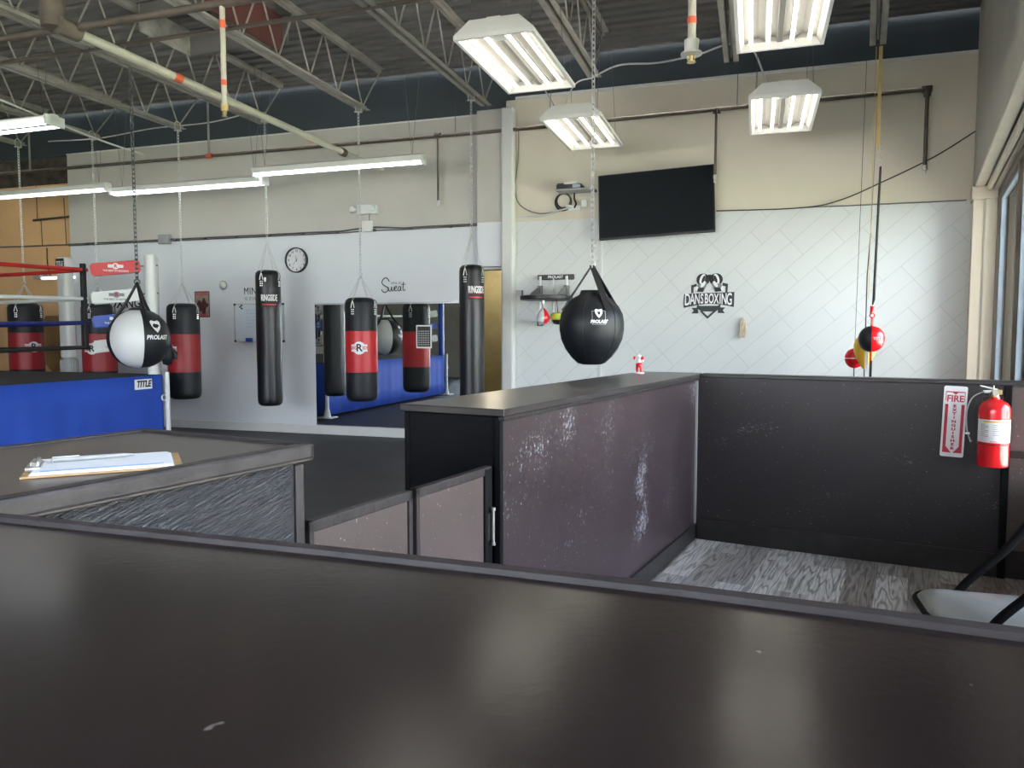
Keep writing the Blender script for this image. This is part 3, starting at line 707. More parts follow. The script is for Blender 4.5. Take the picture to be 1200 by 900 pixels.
# ================================================================== HANGING BAGS
def heavy_bag(u, v, ztop, zbot, R, zchain, kind, lab, ang=0, red='redvinyl', logo=True, group='cylindrical heavy bags', ct=None):
    bx_, by_, _ = FB(u, v, 0)
    t = thing('heavy_bag', lab, 'punching bag', FB(u, v, zbot), math.atan2(-bx_, by_), group)
    H = ztop-zbot; S = 28
    dome = [(R*.55, H+.012), (R*.80, H+.004), (R*.95, H-.02), (R, H-.06)]
    foot = [(R, .10), (R*.985, .06), (R*.92, .025), (R*.75, .004), (R*.4, 0), (.01, 0)]
    if kind == 'red':
        za, zb = H*.69, H*.285
        m = MB(); m.lathe(dome[:]+[(R, za)], S, cap=False); m.lathe([(.01, H-.02), (R*.55, H+.012)], S, cap=False); m.build('bag_top', M['leather2'], t, smooth=50)
        m = MB(); m.lathe([(R*1.006, za), (R*1.015, (za+zb)/2), (R*1.006, zb)], S, cap=False); m.build('bag_band', M[red], t, smooth=50)
        m = MB(); m.lathe([(R, zb)]+foot, S, cap=False); m.build('bag_bottom', M['leather2'], t, smooth=50)
        m = MB(); m.ring((0, 0, za), R*1.004, .004, 'z', S, 6); m.ring((0, 0, zb), R*1.004, .004, 'z', S, 6); m.build('seam', M['blacktape'], t, smooth=60)
        if logo:
            z0 = za-.20; lw = .50
            m = MB(); patch(m, R*1.012, ang-lw, ang+lw, z0-.042, z0+.042, .003)
            for k in range(12):
                a0_, a1_ = -pi/2+pi*k/12, -pi/2+pi*(k+1)/12
                x0, x1 = sin(a0_)*.072, sin(a1_)*.072; hh = .074*cos((a0_+a1_)/2)
                if hh > .01: patch(m, R*1.012, ang+x0/R, ang+x1/R, z0-hh, z0+hh, .0035, 1)
            m.build('logo_patch', M['whiteprint'], t)
            text('R', .12, M['blackprint'], t, (0, 0, z0), name='logo_letter', cyl=(R*1.012+.003, ang), bold=.003)
            text('RING', .055, M['redprint'], t, (0, 0, z0), name='logo_letter', cyl=(R*1.012+.003, ang-.33*.20/R*1.0), bold=.001, xs=.62)
            text('SIDE', .055, M['redprint'], t, (0, 0, z0), name='logo_letter', cyl=(R*1.012+.003, ang+.33*.20/R*1.0), bold=.001, xs=.62)
    else:
        m = MB(); prof = dome+[(R*1.0, H*.8), (R*1.02, H*.5), (R*.99, H*.25), (R*1.0, .12)]+foot
        m.lathe(prof, S, cap=False); m.lathe([(.01, H-.02), (R*.55, H+.012)], S, cap=False); m.build('bag_body', M['leather'], t, smooth=50)
        z0 = H-.36 if kind == 'tall' else H-.30
        w = .13/R*.78
        m = MB(); patch(m, R*1.012, ang-w, ang+w, z0-.085, z0+.075, .002); m.build('label_patch', M['maroon'], t)
        m = MB(); patch(m, R*1.012, ang-w*.93, ang+w*.93, z0-.075, z0-.022, .003); m.build('label_strip', M['blackprint'], t)
        text('RINGSIDE', .105, M['whiteprint'], t, (0, 0, z0+.03), name='lettering', cyl=(R*1.012+.002, ang), xs=.44, bold=.003)
        m = MB(); patch(m, R*1.012, ang-w*.8, ang+w*.8, z0-.056, z0-.042, .0036); m.build('label_line', M['redprint'], t)
        if kind == 'tall':
            m = MB(); patch(m, R*1.005, -.30, -.13, H-.135, H-.085, .003); m.build('care_tag', M['whiteprint'], t)
    # hangers
    n = 4; zr = H-.09; apex = (0, 0, H+.36 if kind != 'red' else H+.27)
    mc = MB(); ms = MB(); mv = MB()
    for k in range(n):
        a = pi/4+pi/2*k+.25; p = (R*.985*cos(a), R*.985*sin(a), H-.035)
        mc.chain(apex, p, .034, .018, .0026)
        q = Vector((R*1.01*cos(a), R*1.01*sin(a), 0)); tx = Vector((-sin(a), cos(a), 0))*.022; o2 = Vector((cos(a), sin(a), 0))*.004
        for sgn in (-1, 1):
            ms.tube([q*.985+Vector((0, 0, H-.03)), q+tx*sgn*.5+Vector((0, 0, H-.06)), q+tx*sgn+Vector((0, 0, H-.11))], .0045, 5)
            for zz in (.13, .155, .18): mv.box(q.x+tx.x*sgn*.5-.006, q.x+tx.x*sgn*.5+.006, q.y+tx.y*sgn*.5-.006, q.y+tx.y*sgn*.5+.006, H-zz-.006, H-zz+.006)
    ms.build('strap_clip', M['chain'], t); mv.build('rivet', M['steel'], t)
    ztp = zchain-zbot
    mc.ring((0, 0, apex[2]+.02), .02, .004, 'y', 12, 5)
    mc.chain((0, 0, apex[2]+.03), (0, 0, ztp-.02), .046, .024, .0038)
    mc.build('chain', M['chain'], t, smooth=60)
    m = MB(); m.link((0, 0, ztp+.02), .12, .10, .0055, 0, 12, 6); m.box(-.045, .045, -.012, .012, ztp-.035, ztp-.025); m.build('beam_clamp', M['chain'], t, smooth=60)
    return t
ZJ = 3.91
heavy_bag(-4.406, 7.84, 1.735, .53, .186, ZJ, 'red', 'bright red and black heavy bag hanging in front of the mirror', ang=-.14)
heavy_bag(-6.967, 7.84, 1.70, .49, .197, ZJ, 'red', 'dark red and black heavy bag hanging next to the boxing poster', ang=-.95, red='darkredvinyl')
heavy_bag(-8.355, 7.84, 1.715, .47, .208, ZJ, 'red', 'dark red and black heavy bag half hidden behind the black and white ball', ang=-.45, red='darkredvinyl')
heavy_bag(-9.656, 7.84, 1.74, .47, .212, ZJ, 'red', 'dark red and black heavy bag seen through the ring ropes before the orange wall', ang=.4, red='darkredvinyl', logo=True)
heavy_bag(-5.681, 7.84, 2.087, .44, .150, ZJ, 'tall', 'tall slim all-black heavy bag hanging in front of the whiteboard', ang=.08)
heavy_bag(-3.014, 7.84, 2.076, .36, .140, ZJ, 'tall2', 'tall slim all-black heavy bag hanging in front of the doorway', ang=.42)

def wrap(o, R, zc, th):
    """bend flat relief (local XZ, facing -Y) round a ball whose radius is R(z)"""
    for v in o.data.vertices:
        x, d, z = v.co
        r = R(zc+z)+.001-d; a = th+x/max(R(zc+z), .05)
        v.co = Vector((r*sin(a), -r*cos(a), zc+z))
    return o
def brand_shield(parent, R, zc, th, s=1.0, mat='whiteprint'):
    pts = [(-.05, .06), (-.035, .075), (0, .066), (.035, .075), (.05, .06), (.045, .02), (.028, -.01), (0, -.04), (-.028, -.01), (-.045, .02)]
    hole = [(-.02, .04), (.02, .04), (.012, .012), (0, .0), (-.012, .012)]
    m = MB(); m.prism([(x*s, z*s+.03*s) for x, z in pts], -.003, -.001, 'y'); wrap(m.build('logo_mark', M[mat], parent), R, zc, th)
    m = MB(); m.prism([(x*s, z*s+.03*s) for x, z in hole], -.0045, -.003, 'y'); wrap(m.build('logo_mark', M['blackprint'], parent), R, zc, th)
    t = text('PROLAST', .055*s, M[mat], parent, bold=.0015, shear=.2, name='logo_letter', xs=.95)
    t.rotation_euler = (0, 0, 0)
    for v in t.data.vertices: v.co = Vector((v.co.x, -.002-v.co.z, v.co.y-.055*s))
    wrap(t, R, zc, th)
def prof_r(pr):
    pr = sorted([(z, r) for r, z in pr])
    def f(z):
        for (z0, r0), (z1, r1) in zip(pr, pr[1:]):
            if z0 <= z <= z1: return r0+(r1-r0)*(z-z0)/max(1e-6, z1-z0)
        return pr[0][1]
    return f

def ball_profile(R, H, n=14):
    out = []
    for k in range(n+1):
        a = pi*k/n; r = sin(a)**.92*R; z = H/2*(1+cos(a)); out.append((max(r, .012), z))
    return out
# black and white ball over the ring corner
t = thing('wrecking_ball_bag', 'round black and white panelled punching ball hanging at the ring corner', 'punching ball', FB(-5.855, 5.97, .983), .4627)
R, Hb = .289, .587
for k in range(5):
    a = radians(-90-62+72*k)
    m = MB(); m.lathe(ball_profile(R, Hb), 10, a0=a, a1=a+radians(72), cap=False)
    m.build('panel', M['white'] if k in (0, 2) else M['leather2'], t, smooth=60)
m = MB()
for k in range(5):
    a = radians(-90-62+72*k); pr = ball_profile(R*1.004, Hb)
    m.tube([(r*cos(a), r*sin(a), z) for r, z in pr[1:-1]], .004, 5)
m.build('seam', M['blacktape'], t, smooth=60)
m = MB(); m.lathe([(.10, Hb-.055), (.085, Hb-.0), (.05, Hb+.02), (.01, Hb+.02)], 20, cap=False); m.build('collar', M['leather2'], t, smooth=40)
m = MB()
for k in range(3):
    a = radians(120*k+50)
    m.tube([(R*.74*cos(a), R*.74*sin(a), Hb*.84), (R*.40*cos(a), R*.40*sin(a), Hb*1.07), (0, 0, Hb+.26)], [.018, .016, .014], 6)
m.build('strap', M['blacktape'], t)
m = MB(); m.chain((0, 0, Hb+.27), (0, 0, ZJ-.983), .058, .032, .0055); m.ring((0, 0, Hb+.27), .025, .006); m.build('chain', M['darkchain'], t, smooth=60)
brand_shield(t, prof_r(ball_profile(R, Hb)), Hb*.62, radians(36), 1.05)
# black ball near the counter
t = thing('wrecking_ball_bag', 'large round all-black punching ball hanging above the counter', 'punching ball', FB(-1.18, 5.6, 1.091), -.106)
t.scale = (.933,)*3
m = MB(); pr = [(.012, 0), (.075, .0), (.11, .012), (.165, .062), (.215, .130), (.248, .205), (.262, .285), (.262, .345), (.250, .41), (.222, .465), (.180, .515), (.130, .55), (.10, .568), (.09, .60), (.01, .60)]
m.lathe(pr, 36, cap=False); m.build('ball_body', M['leather2'], t, smooth=60)
m = MB()
for k in range(6):
    a = radians(60*k+15); m.tube([((r+.0015)*cos(a), (r+.0015)*sin(a), z) for r, z in pr[2:-3]], .0028, 5)
m.build('seam', M['blacktape'], t, smooth=60)
m = MB()
ap = (0, 0, .80)
for k, a in enumerate((radians(-58), radians(28), radians(197))):
    q = Vector((.205*cos(a), .205*sin(a), .495)); sd = Vector((-sin(a), cos(a), 0))*1.2
    q2 = Vector((.243*cos(a), .243*sin(a), .44)); o = Vector((cos(a), sin(a), 0))*.005
    a_ = [q2-sd*.026, q2+sd*.026, q+sd*.026, q-sd*.026]; A_ = [p+o for p in a_]
    m.hull(a_, A_)
    b_ = [q-sd*.026, q+sd*.026, Vector(ap)+sd*.022, Vector(ap)-sd*.022]; m.hull(b_, [p+o*1.2 for p in b_])
m.build('strap', M['blacktape'], t)
m = MB(); m.ring((0, 0, .815), .022, .006, 'y'); m.ring((0, 0, .80), .03, .004, 'x'); m.build('ring', M['steel'], t, smooth=60)
m = MB(); m.chain((0, 0, .83), (0, 0, (3.88-1.091)/.933), .055, .030, .0048); m.chain((.035, 0, .86), (.02, 0, 1.02), .045, .026, .004); m.build('chain', M['chain'], t, smooth=60)
bp_ = prof_r(pr)
m = MB()
for k in range(8): m.box(-.052+.013*k, -.039+.013*k, -.0015, 0, -.05, .052)
wrap(m.build('logo_patch', M['blacktape'], t), bp_, .375, .22)
m = MB()
for k in range(8):
    m.box(-.054+.0135*k, -.0405+.0135*k, -.004, -.0005, .050, .054); m.box(-.054+.0135*k, -.0405+.0135*k, -.004, -.0005, -.054, -.050)
    for sx in (-1, 1): m.box(sx*.052-.002, sx*.052+.002, -.004, -.0005, -.054+.0135*k, -.0405+.0135*k)
wrap(m.build('logo_border', M['plasticgrey'], t), bp_, .375, .22)
brand_shield(t, lambda z: bp_(z)+.003, .378, .22, .62)

# double-end bags near the windows
t = thing('double_end_bag', 'small black and red speed ball on a tall elastic cord near the windows', 'punching ball', FB(1.025, 7.6, 1.156), -.45)
t.scale = (.962,)*3
m = MB(); pr = ball_profile(.118, .25)
for k in range(6):
    mm = MB(); a = radians(60*k-90); mm.lathe(pr, 6, a0=a, a1=a+radians(60), cap=False); mm.build('panel', M['extred'] if k in (0, 1, 2) else M['leather2'], t, smooth=60)
m.tube([(0, 0, .25), (0, 0, .33)], .012, 8); m.ring((0, 0, .35), .02, .006, 'y'); m.tube([(-.01, 0, .36), (0, 0, .44)], [.012, .02], 8); m.tube([(0, 0, .0), (0, 0, -.08)], .012, 8)
m.build('loop', M['extred'], t, smooth=60)
m = MB(); m.tube([(0, 0, .45), (.01, 0, .50), (.03, 0, 1.75)], [.006, .014, .010], 8); m.build('elastic_cord', M['blackcord'], t, smooth=60)
m = MB(); m.chain((.03, 0, 1.75), (.03, 0, 1.95), .05, .025, .004); m.build('snap_hook', M['chain'], t, smooth=60)
m = MB(); m.box(-.012, .012, -.002, .002, -1.15, -.06); m.build('floor_cord', M['blackcord'], t)
text('TITLE', .035, M['whiteprint'], t, (.055, -.108, .13), rot=(pi/2, 0, .45), name='logo_letter')
m = MB(); m.box(-.014, .018, -.003, .003, 1.93, 2.86); m.box(-.040, -.034, -.003, .003, .5, 2.86); m.build('yellow_strap', M['yellowstrap'], t)
t = thing('double_end_bag', 'small yellow ball hanging just below the black and red one', 'punching ball', FB(.991, 7.744, 1.012), -A)
t.scale = (.962,)*3
m = MB(); m.lathe([(.012, -.02), (.03, 0), (.07, .07), (.10, .15), (.105, .21), (.09, .27), (.05, .31), (.012, .32)], 24, cap=False); m.build('ball_body', M['yellow'], t, smooth=60)
m = MB(); m.tube([(0, 0, .31), (0, 0, .9), (.02, 0, 1.3)], .006, 6); m.tube([(0, 0, 0), (0, 0, -1.0)], .006, 6); m.build('elastic_cord', M['blackcord'], t)
m = MB(); m.tube([(.02, 0, 1.3), (.05, 0, 3.0)], .0025, 5); m.build('rope', M['conduit'], t)
m = MB(); m.box(-.014, .014, -.125, -.119, -.02, .20); m.build('hanging_tab', M['white'], t)
t = thing('double_end_bag', 'small plain red ball lowest of the three by the windows', 'punching ball', FB(.919, 7.89, .993), -A)
t.scale = (.962,)*3
m = MB(); m.lathe(ball_profile(.092, .20), 24, cap=False); m.build('ball_body', M['extred'], t, smooth=60)
m = MB(); m.ring((0, 0, .10), .093, .003, 'z'); m.build('seam', M['whiteprint'], t)
m = MB(); m.tube([(0, 0, 0), (0, 0, -.98)], .006, 6); m.tube([(0, 0, .2), (.03, 0, 3.06)], .0025, 6); m.build('elastic_cord', M['blackcord'], t)

# ================================================================== BOXING RING
RU, RV, RZ = -6.44, 6.88, .87; RS = 4.75
ring = thing('boxing_ring', 'boxing ring with blue skirt, black canvas and red, white, blue and black ropes', 'boxing ring', FB(RU, RV, 0), -A)
m = MB(); m.box(-RS, 0, -RS, 0, .82, RZ, bev=.015); m.build('canvas', M['canvas'], ring)
m = MB(); m.box(-RS+.05, -.05, -RS+.05, -.05, .70, .82); m.build('platform_frame', M['blackpaint'], ring)
for side in range(4):      # wavy cloth skirts
    m = MB(); n = 150; rows = [RZ-.012, .6, .3, .035]; vs = []
    for j, z in enumerate(rows):
        row = []
        for i in range(n+1):
            s = RS*i/n; am = .004+.014*j/3
            d = am*(sin(s*9+1.3*side)+.6*sin(s*23+.7)+.5*sin(s*4.1+2*side))*(.4+.6*abs(sin(s*1.1+side)))-.005
            if side == 0: p = (.012+d*.5, -s, z)
            elif side == 1: p = (-RS-.012-d*.5, -s, z)
            elif side == 2: p = (-s, .012+d*.5, z)
            else: p = (-s, -RS-.012-d*.5, z)
            row.append(m.bm.verts.new(p))
        vs.append(row)
    for a, b in zip(vs, vs[1:]):
        for i in range(n): m.bm.faces.new((a[i], a[i+1], b[i+1], b[i]))
    o = m.build('skirt', M['blueskirt'], ring, smooth=60)
    md = o.modifiers.new('thick', 'SOLIDIFY'); md.thickness = .004
sk = bpy.data.objects.new('skirt_label', None); COL.objects.link(sk); sk.parent = ring; sk.location = (.028, -.30, .77); sk.rotation_euler = (0, radians(0), pi/2); sk.scale = (.72, 1, .85)
m = MB(); m.box(-.17, .17, -.002, .002, -.065, .065); o = m.build('label_patch', M['whiteprint'], sk); 
text('TITLE', .115, M['blackprint'], sk, (0, -.003, 0), bold=.005, name='lettering', shear=.25)
corners = [(0, 0, 'white'), (0, -1, 'bluevinyl'), (-1, 0, 'white'), (-1, -1, 'redvinyl')]
ropez = [(2.07, 'redrope', .021), (1.76, 'whiterope', .020), (1.50, 'navyvinyl', .021), (1.235, 'blacktape', .019)]
IN = .45
for cu, cv, pm in corners:
    sx = -1 if cu == 0 else 1; sy = -1 if cv == 0 else 1
    px, py = cu*RS+sx*.02, cv*RS+sy*.10
    m = MB(); m.tube([(px, py, RZ), (px, py, 2.20)], .062, 16); m.lathe([(.062, 2.2), (.05, 2.215), (.01, 2.22)], 16, (px, py, 0), cap=False); m.build('corner_post', M[pm], ring, smooth=40)
    m = MB(); ex, ey = cu*RS-sx*.045, cv*RS-sy*.03
    m.tube([(ex, ey, .02), (ex, ey, RZ+.02)], .028, 10); m.box(ex-.12, ex+.12, ey-.12, ey+.12, 0, .02, bev=.004); m.lathe([(.06, .02), (.05, .06), (.028, .16)], 12, (ex, ey, 0), cap=False)
    m.ring((ex, ey-.05, .60), .035, .008, 'x', 14, 6); m.build('jack_leg', M['white'], ring, smooth=40)
    d = Vector((sx, sy, 0)).normalized()
    for k, (z, rm, rr) in enumerate(ropez):
        a = Vector((px, py, z+.02)); b = Vector((px, py, z-.06))+d*.62
        if k < 4:
            p0 = a+(b-a)*.16; p1 = a+(b-a)*.94
            ax = (p1-p0).normalized(); side = ax.cross(Vector((0, 0, 1))).normalized(); up = side.cross(ax)
            m = MB(); hw, hh = .055, .068
            c0 = [p0+side*(hw*x)+up*(hh*y) for x, y in ((-1, -1), (1, -1), (1, 1), (-1, 1))]; c1 = [p1+side*(hw*x)+up*(hh*y) for x, y in ((-1, -1), (1, -1), (1, 1), (-1, 1))]
            m.hull(c0, c1); es = m.bm.edges[:]; bmesh.ops.bevel(m.bm, geom=es, offset=.016, segments=2, affect='EDGES')
            pad = m.build('turnbuckle_pad', M[('redvinyl', 'white', 'bluevinyl', 'white')[k]], ring, smooth=50)
            # printing on both faces
            for sd in (-1, 1):
                mid = (p0+p1)/2+side*sd*(hw+.0015)
                yaw = math.atan2(ax.y*-sd, ax.x*-sd)
                fr = bpy.data.objects.new('pad_print', None); COL.objects.link(fr); fr.parent = pad; fr.location = mid; fr.rotation_euler = (0, 0, yaw+pi)
                # local -Y must face outward
                out = side*sd; lm = Matrix.Rotation(yaw+pi, 3, 'Z') @ Vector((0, -1, 0))
                if lm.dot(out) < 0: fr.rotation_euler = (0, 0, yaw)
                c_ = M['whiteprint'] if k in (0, 2) else M['greyprint']
                m = MB(); m.box(-.075, .075, -.002, 0, .0, .034); m.prism([(.034*cos(q*pi/8), .017+.034*sin(q*pi/8)) for q in range(16)], -.0025, 0, 'y'); m.build('logo_patch', c_, fr)
                text('R', .052, M['redprint' if k < 2 else 'bluevinyl'], fr, (0, -.003, .017), bold=.002, name='logo_letter')
                text('THE BEST IN BOXING', .026, c_, fr, (0, -.001, -.034), name='lettering', bold=.0007)
        m = MB(); m.tube([a, a+(b-a)*.2], .009, 6); m.tube([a-(b-a)*.03-d*.06, a], .008, 6); m.ring(tuple(b+d*.02), .028, .005, 'y', 14, 6); m.build('turnbuckle', M['darkchain'], ring, smooth=60)
# ropes from corner to corner
ie = .02+.62*.7071
for k, (z, rm, rr) in enumerate(ropez):
    zz = z-.055
    xl, xr, yb, yt = -RS+ie, -ie, -RS+ie+.08, -ie-.08
    for a, b in (((xr, yt), (xr, yb)), ((xr, yt), (xl, yt)), ((xl, yt), (xl, yb)), ((xr, yb), (xl, yb))):
        pts = [(a[0]+(b[0]-a[0])*i/12, a[1]+(b[1]-a[1])*i/12, zz-.03*sin(pi*i/12)) for i in range(13)]
        m = MB(); m.tube(pts, rr, 10); m.build('rope', M[rm], ring, smooth=60)
for x, y in ((-ie, -ie-.13), (-ie-.05, -ie-.08), (-ie, -RS/2), (-RS/2, -ie-.08), (-ie, -RS+ie+.4)):
    m = MB(); m.box(x-.022, x+.022, y-.022, y+.022, 1.17, 2.08, bev=.004); m.build('rope_spacer', M['blacktape'], ring)

t = thing('boxing_mitt', 'black punching mitt hanging at the ring corner beside the black and white ball', 'boxing mitt', FB(-6.28, 6.80, 1.10), .45)
m = MB(); m.lathe([(.004, -.13), (.045, -.115), (.065, -.05), (.07, .02), (.06, .08), (.045, .12), (.05, .16), (.02, .165)], 18, cap=False)
m.tube([(.05, -.01, .05), (.085, -.02, .0), (.085, -.02, -.06)], [.02, .028, .018], 10); m.build('glove_body', M['leather2'], t, smooth=60)
m = MB(); m.tube([(0, 0, .155), (-.06, .02, .26), (-.125, .02, .30)], .005, 6); m.build('lace', M['white'], t)
# free-standing white padded post behind the ring
t = thing('padded_post', 'white leaning padded post with a black logo and grey ribbed foot behind the ring', 'padded post', FB(-8.61, 7.60, 0), (0, radians(-.7), -A))
m = MB(); m.box(-.088, .088, -.07, .07, 1.0, 2.33, bev=.04, seg=4); m.build('post_pad', M['white'], t, smooth=50)
m = MB(); m.tube([(0, 0, 0), (0, 0, 1.0)], .10, 20)
for k in range(20): m.tube([(.10*cos(k*pi/10), .10*sin(k*pi/10), .3), (.10*cos(k*pi/10), .10*sin(k*pi/10), .98)], .008, 5)
m.build('post_foot', M['plasticgrey'], t, smooth=40)
m = MB(); m.box(-.068, .068, -.074, -.0695, 2.165, 2.305); m.build('logo_patch', M['blackprint'], t)
text('TITLE', .085, M['whiteprint'], t, (0, -.0755, 2.237), name='lettering', xs=.55, bold=.002)
# white board of boxing lettering left part
t = thing('boxing_decal', 'black outlined BOXING wall lettering under a thin box outline beside the ring', 'wall lettering', FB(-8.72, VB, 1.79), -A)
text('BOXING', .19, M['blackprint'], t, (0, -.003, -.03), bold=.004, name='lettering', xs=.95)
m = MB()
for x0, x1, z0, z1 in ((-.6, .45, .095, .105), (-.6, -.59, -.12, .105), (-.6, -.48, -.13, -.12)): m.box(x0, x1, -.006, 0, z0, z1)
m.build('outline', M['greyprint'], t)
t = thing('wall_decal', 'dark lettering on the orange wall half hidden behind the white ring rope', 'wall lettering', FB(-10.62, VB+.1, 1.80), -A)
text('ion', .13, M['blackprint'], t, (0, -.003, 0), bold=.003, name='lettering')
t = thing('wall_mural', 'brown painted shape on the orange wall', 'mural', FB(-10.0, VB+.1, 0), -A)
m = MB(); m.prism([(-.42, .95), (-.42, 1.45), (-.30, 1.60), (-.05, 1.60), (.0, 1.75), (.15, 1.82), (.35, 1.80), (.35, .55), (-.02, .55)], -.004, 0, 'y'); m.build('painted_shape', M['mural'], t)
# white door-like panel with outlet under the ball
m = MB(); m.box(-.09, .09, -.07, 0, 0, 2.40, bev=.01)
tag(m.build('white_pilaster', M['whitepaint'], loc=FB(-8.13, VB, 0), rot=-A), 'white square pilaster on the back wall behind the ring corner', 'pilaster')
m = MB(); m.box(-.06, .06, -.03, 0, -.05, .05, bev=.006)
tag(m.build('wall_outlet', M['plasticwhite'], loc=FB(-7.72, VB, .80), rot=-A), 'white wall socket between the ring and the red bag', 'socket')

# ================================================================== BACK WALL ITEMS
# mirror
t = thing('wall_mirror', 'large frameless wall mirror reflecting the ring and bags', 'mirror', FB(-5.51, VB, .118), -A)
m = MB(); m.box(0, 2.05, -.008, 0, 0, 1.59); m.build('mirror_glass', M['mirror'], t)
m = MB(); m.box(-.008, 2.058, -.014, 0, 1.585, 1.605); m.box(-.008, 2.058, -.014, 0, -.012, .006); m.build('mirror_channel', M['alu'], t)
t = thing('timetable_card', 'dark grid card with white border fixed on the mirror', 'card', FB(-3.945, VB-.009, 1.29), -A)
m = MB(); m.box(-.105, .105, -.004, 0, -.145, .145); m.build('card', M['whiteprint'], t)
m = MB(); m.box(-.088, .088, -.006, -.003, -.125, .128); m.build('card_face', M['plasticblack'], t)
m = MB()
for i in range(5):
    for j in range(7): m.box(-.075+.031*i, -.052+.031*i, -.0075, -.005, -.108+.028*j, -.092+.028*j)
m.build('grid_print', M['plasticgrey'], t)
# clock
t = thing('wall_clock', 'round white wall clock with a black rim', 'clock', FB(-5.765, VB, 2.295), -A)
RC = .165
m = MB(); m.lathe([(RC*.93, 0), (RC, .004), (RC, .05), (RC*.96, .056), (RC*.92, .05), (RC*.92, .02)], 40, axis='y', cap=False); o = m.build('rim', M['plasticblack'], t, smooth=40); o.scale = (1, -1, 1)
m = MB(); m.lathe([(.001, .0), (RC*.93, .0), (RC*.93, .022), (.001, .022)], 40, axis='y', cap=False); o = m.build('dial', M['whiteprint'], t); o.scale = (1, -1, 1)
for k in range(1, 13):
    a = 2*pi*k/12; text(str(k), .042, M['blackprint'], t, (.72*RC*sin(a)*1.02, -.0235, .72*RC*cos(a)*1.02), name='numeral', bold=.0006)
def hand(a, L, w):
    m = MB(); s, c_ = sin(a), cos(a); n = (c_*w, -s*w)
    m.prism([(-s*.02-n[0], -c_*.02-n[1]), (-s*.02+n[0], -c_*.02+n[1]), (s*L+n[0]*.4, c_*L+n[1]*.4), (s*L-n[0]*.4, c_*L-n[1]*.4)], -.028, -.026, 'y')
    m.build('hand', M['blackprint'], t)
hand(radians(-11), .062, .004); hand(radians(222), .085, .003)
# smoke alarm knob, poster, whiteboard, decals
t = thing('wall_sensor', 'small round white sensor on the wall between poster and whiteboard', 'sensor', FB(-6.95, VB, 1.99), -A)
m = MB(); m.lathe([(.001, .05), (.03, .048), (.05, .03), (.055, .0)], 24, axis='y', cap=False); o = m.build('dome', M['plasticwhite'], t, smooth=40); o.scale = (1, -1, 1)
m = MB(); m.lathe([(.03, .0), (.062, .0), (.062, .012), (.03, .012)], 24, axis='y', cap=False); o = m.build('base', M['plasticgrey'], t, smooth=40); o.scale = (1, -1, 1)
t = thing('boxing_poster', 'small sepia boxing poster with red lettering on the white wall', 'poster', FB(-7.31, VB, 1.735), -A)
m = MB(); m.box(-.125, .125, -.003, 0, -.18, .18); m.build('poster_sheet', M['sepia'], t)
m = MB()
for x0, x1, z0, z1 in ((-.125, .125, .168, .18), (-.125, .125, -.18, -.17), (.112, .125, -.18, .18), (-.125, -.117, -.18, .18)): m.box(x0, x1, -.0045, -.002, z0, z1)
m.build('poster_border', M['maroon'], t)
m = MB()
def blob(cx, cz, rx, rz, n=14, y=-.0045): m.prism([(cx+rx*cos(2*pi*k/n), cz+rz*sin(2*pi*k/n)) for k in range(n)], y, -.002, 'y')
blob(-.045, -.03, .052, .075); blob(.03, -.01, .045, .08); m.box(-.005, .055, -.0045, -.002, -.13, -.05); m.box(-.07, -.03, -.0045, -.002, .02, .055); m.box(.01, .05, -.0045, -.002, .05, .085); blob(.085, -.01, .02, .03)
m.build('glove_print', M['maroon'], t)
text('BOXING', .06, M['redprint'], t, (0, -.0045, .145), name='lettering', bold=.001, xs=.85)
text('BOXING', .06, M['redprint'], t, (0, -.0045, -.150), name='lettering', bold=.001, xs=.85)
t = thing('whiteboard', 'white marker board with blue handwriting and a blue eraser behind the tall bag', 'whiteboard', FB(-6.38, VB, 1.475), -A)
m = MB(); m.box(-.385, .385, -.012, 0, -.25, .25); m.build('board_surface', M['board'], t)
m = MB()
for x0, x1, z0, z1 in ((-.395, .395, .245, .257), (-.395, .395, -.257, -.245), (-.395, -.383, -.25, .25), (.383, .395, -.25, .25)): m.box(x0, x1, -.018, 0, z0, z1)
m.build('frame', M['alu'], t)
m = MB()
for x in (-.385, .385):
    for z in (-.248, .248): m.box(x-.014, x+.014, -.021, 0, z-.014, z+.014, bev=.003)
m.build('corner_cap', M['plasticblack'], t)
m = MB(); rnd = random.Random(3)
for r_ in range(6):
    x = -.20
    while x < .12:
        w = rnd.uniform(.02, .05); z = .17-.045*r_
        m.tube([(x+w*i/6, -.0135, z+rnd.uniform(-.011, .011)) for i in range(7)], .0016, 4); x += w+.014
m.build('handwriting', M['blueink'], t)
m = MB()
for x, z in ((-.29, .215), (-.265, .195), (-.27, .235)): m.lathe([(.001, .0), (.012, 0), (.012, .01), (.001, .01)], 10, (x, -.024, z), 'y')
m.build('magnet', M['plasticblack'], t)
m = MB(); m.box(-.30, .30, -.05, -.012, -.268, -.258); m.build('pen_tray', M['alu'], t)
m = MB(); m.box(-.20, -.10, -.045, -.013, -.257, -.205, bev=.006)
tag(m.build('board_eraser', M['bluevinyl'], loc=FB(-6.38, VB, 1.475), rot=-A), 'blue eraser standing on the whiteboard tray', 'eraser')
t = thing('wall_lettering', 'black MINDSET wall lettering above the whiteboard', 'wall lettering', FB(-6.38, VB, 1.90), -A)
text('MINDSET', .135, M['blackprint'], t, (0.0, -.003, 0), name='lettering', spacing=1.08, xs=.82)
text('IS EVERYTHING', .065, M['greyprint'], t, (0.02, -.003, -.10), name='lettering', spacing=1.12)
t = thing('wall_lettering', 'black script Sweat wall lettering above the mirror', 'wall lettering', FB(-4.39, VB, 1.94), -A)
def stroke(m, pts, w=.006): m.tube(curve_pts([(x, -.003, z) for x, z in pts], 5), w, 6)
m = MB()
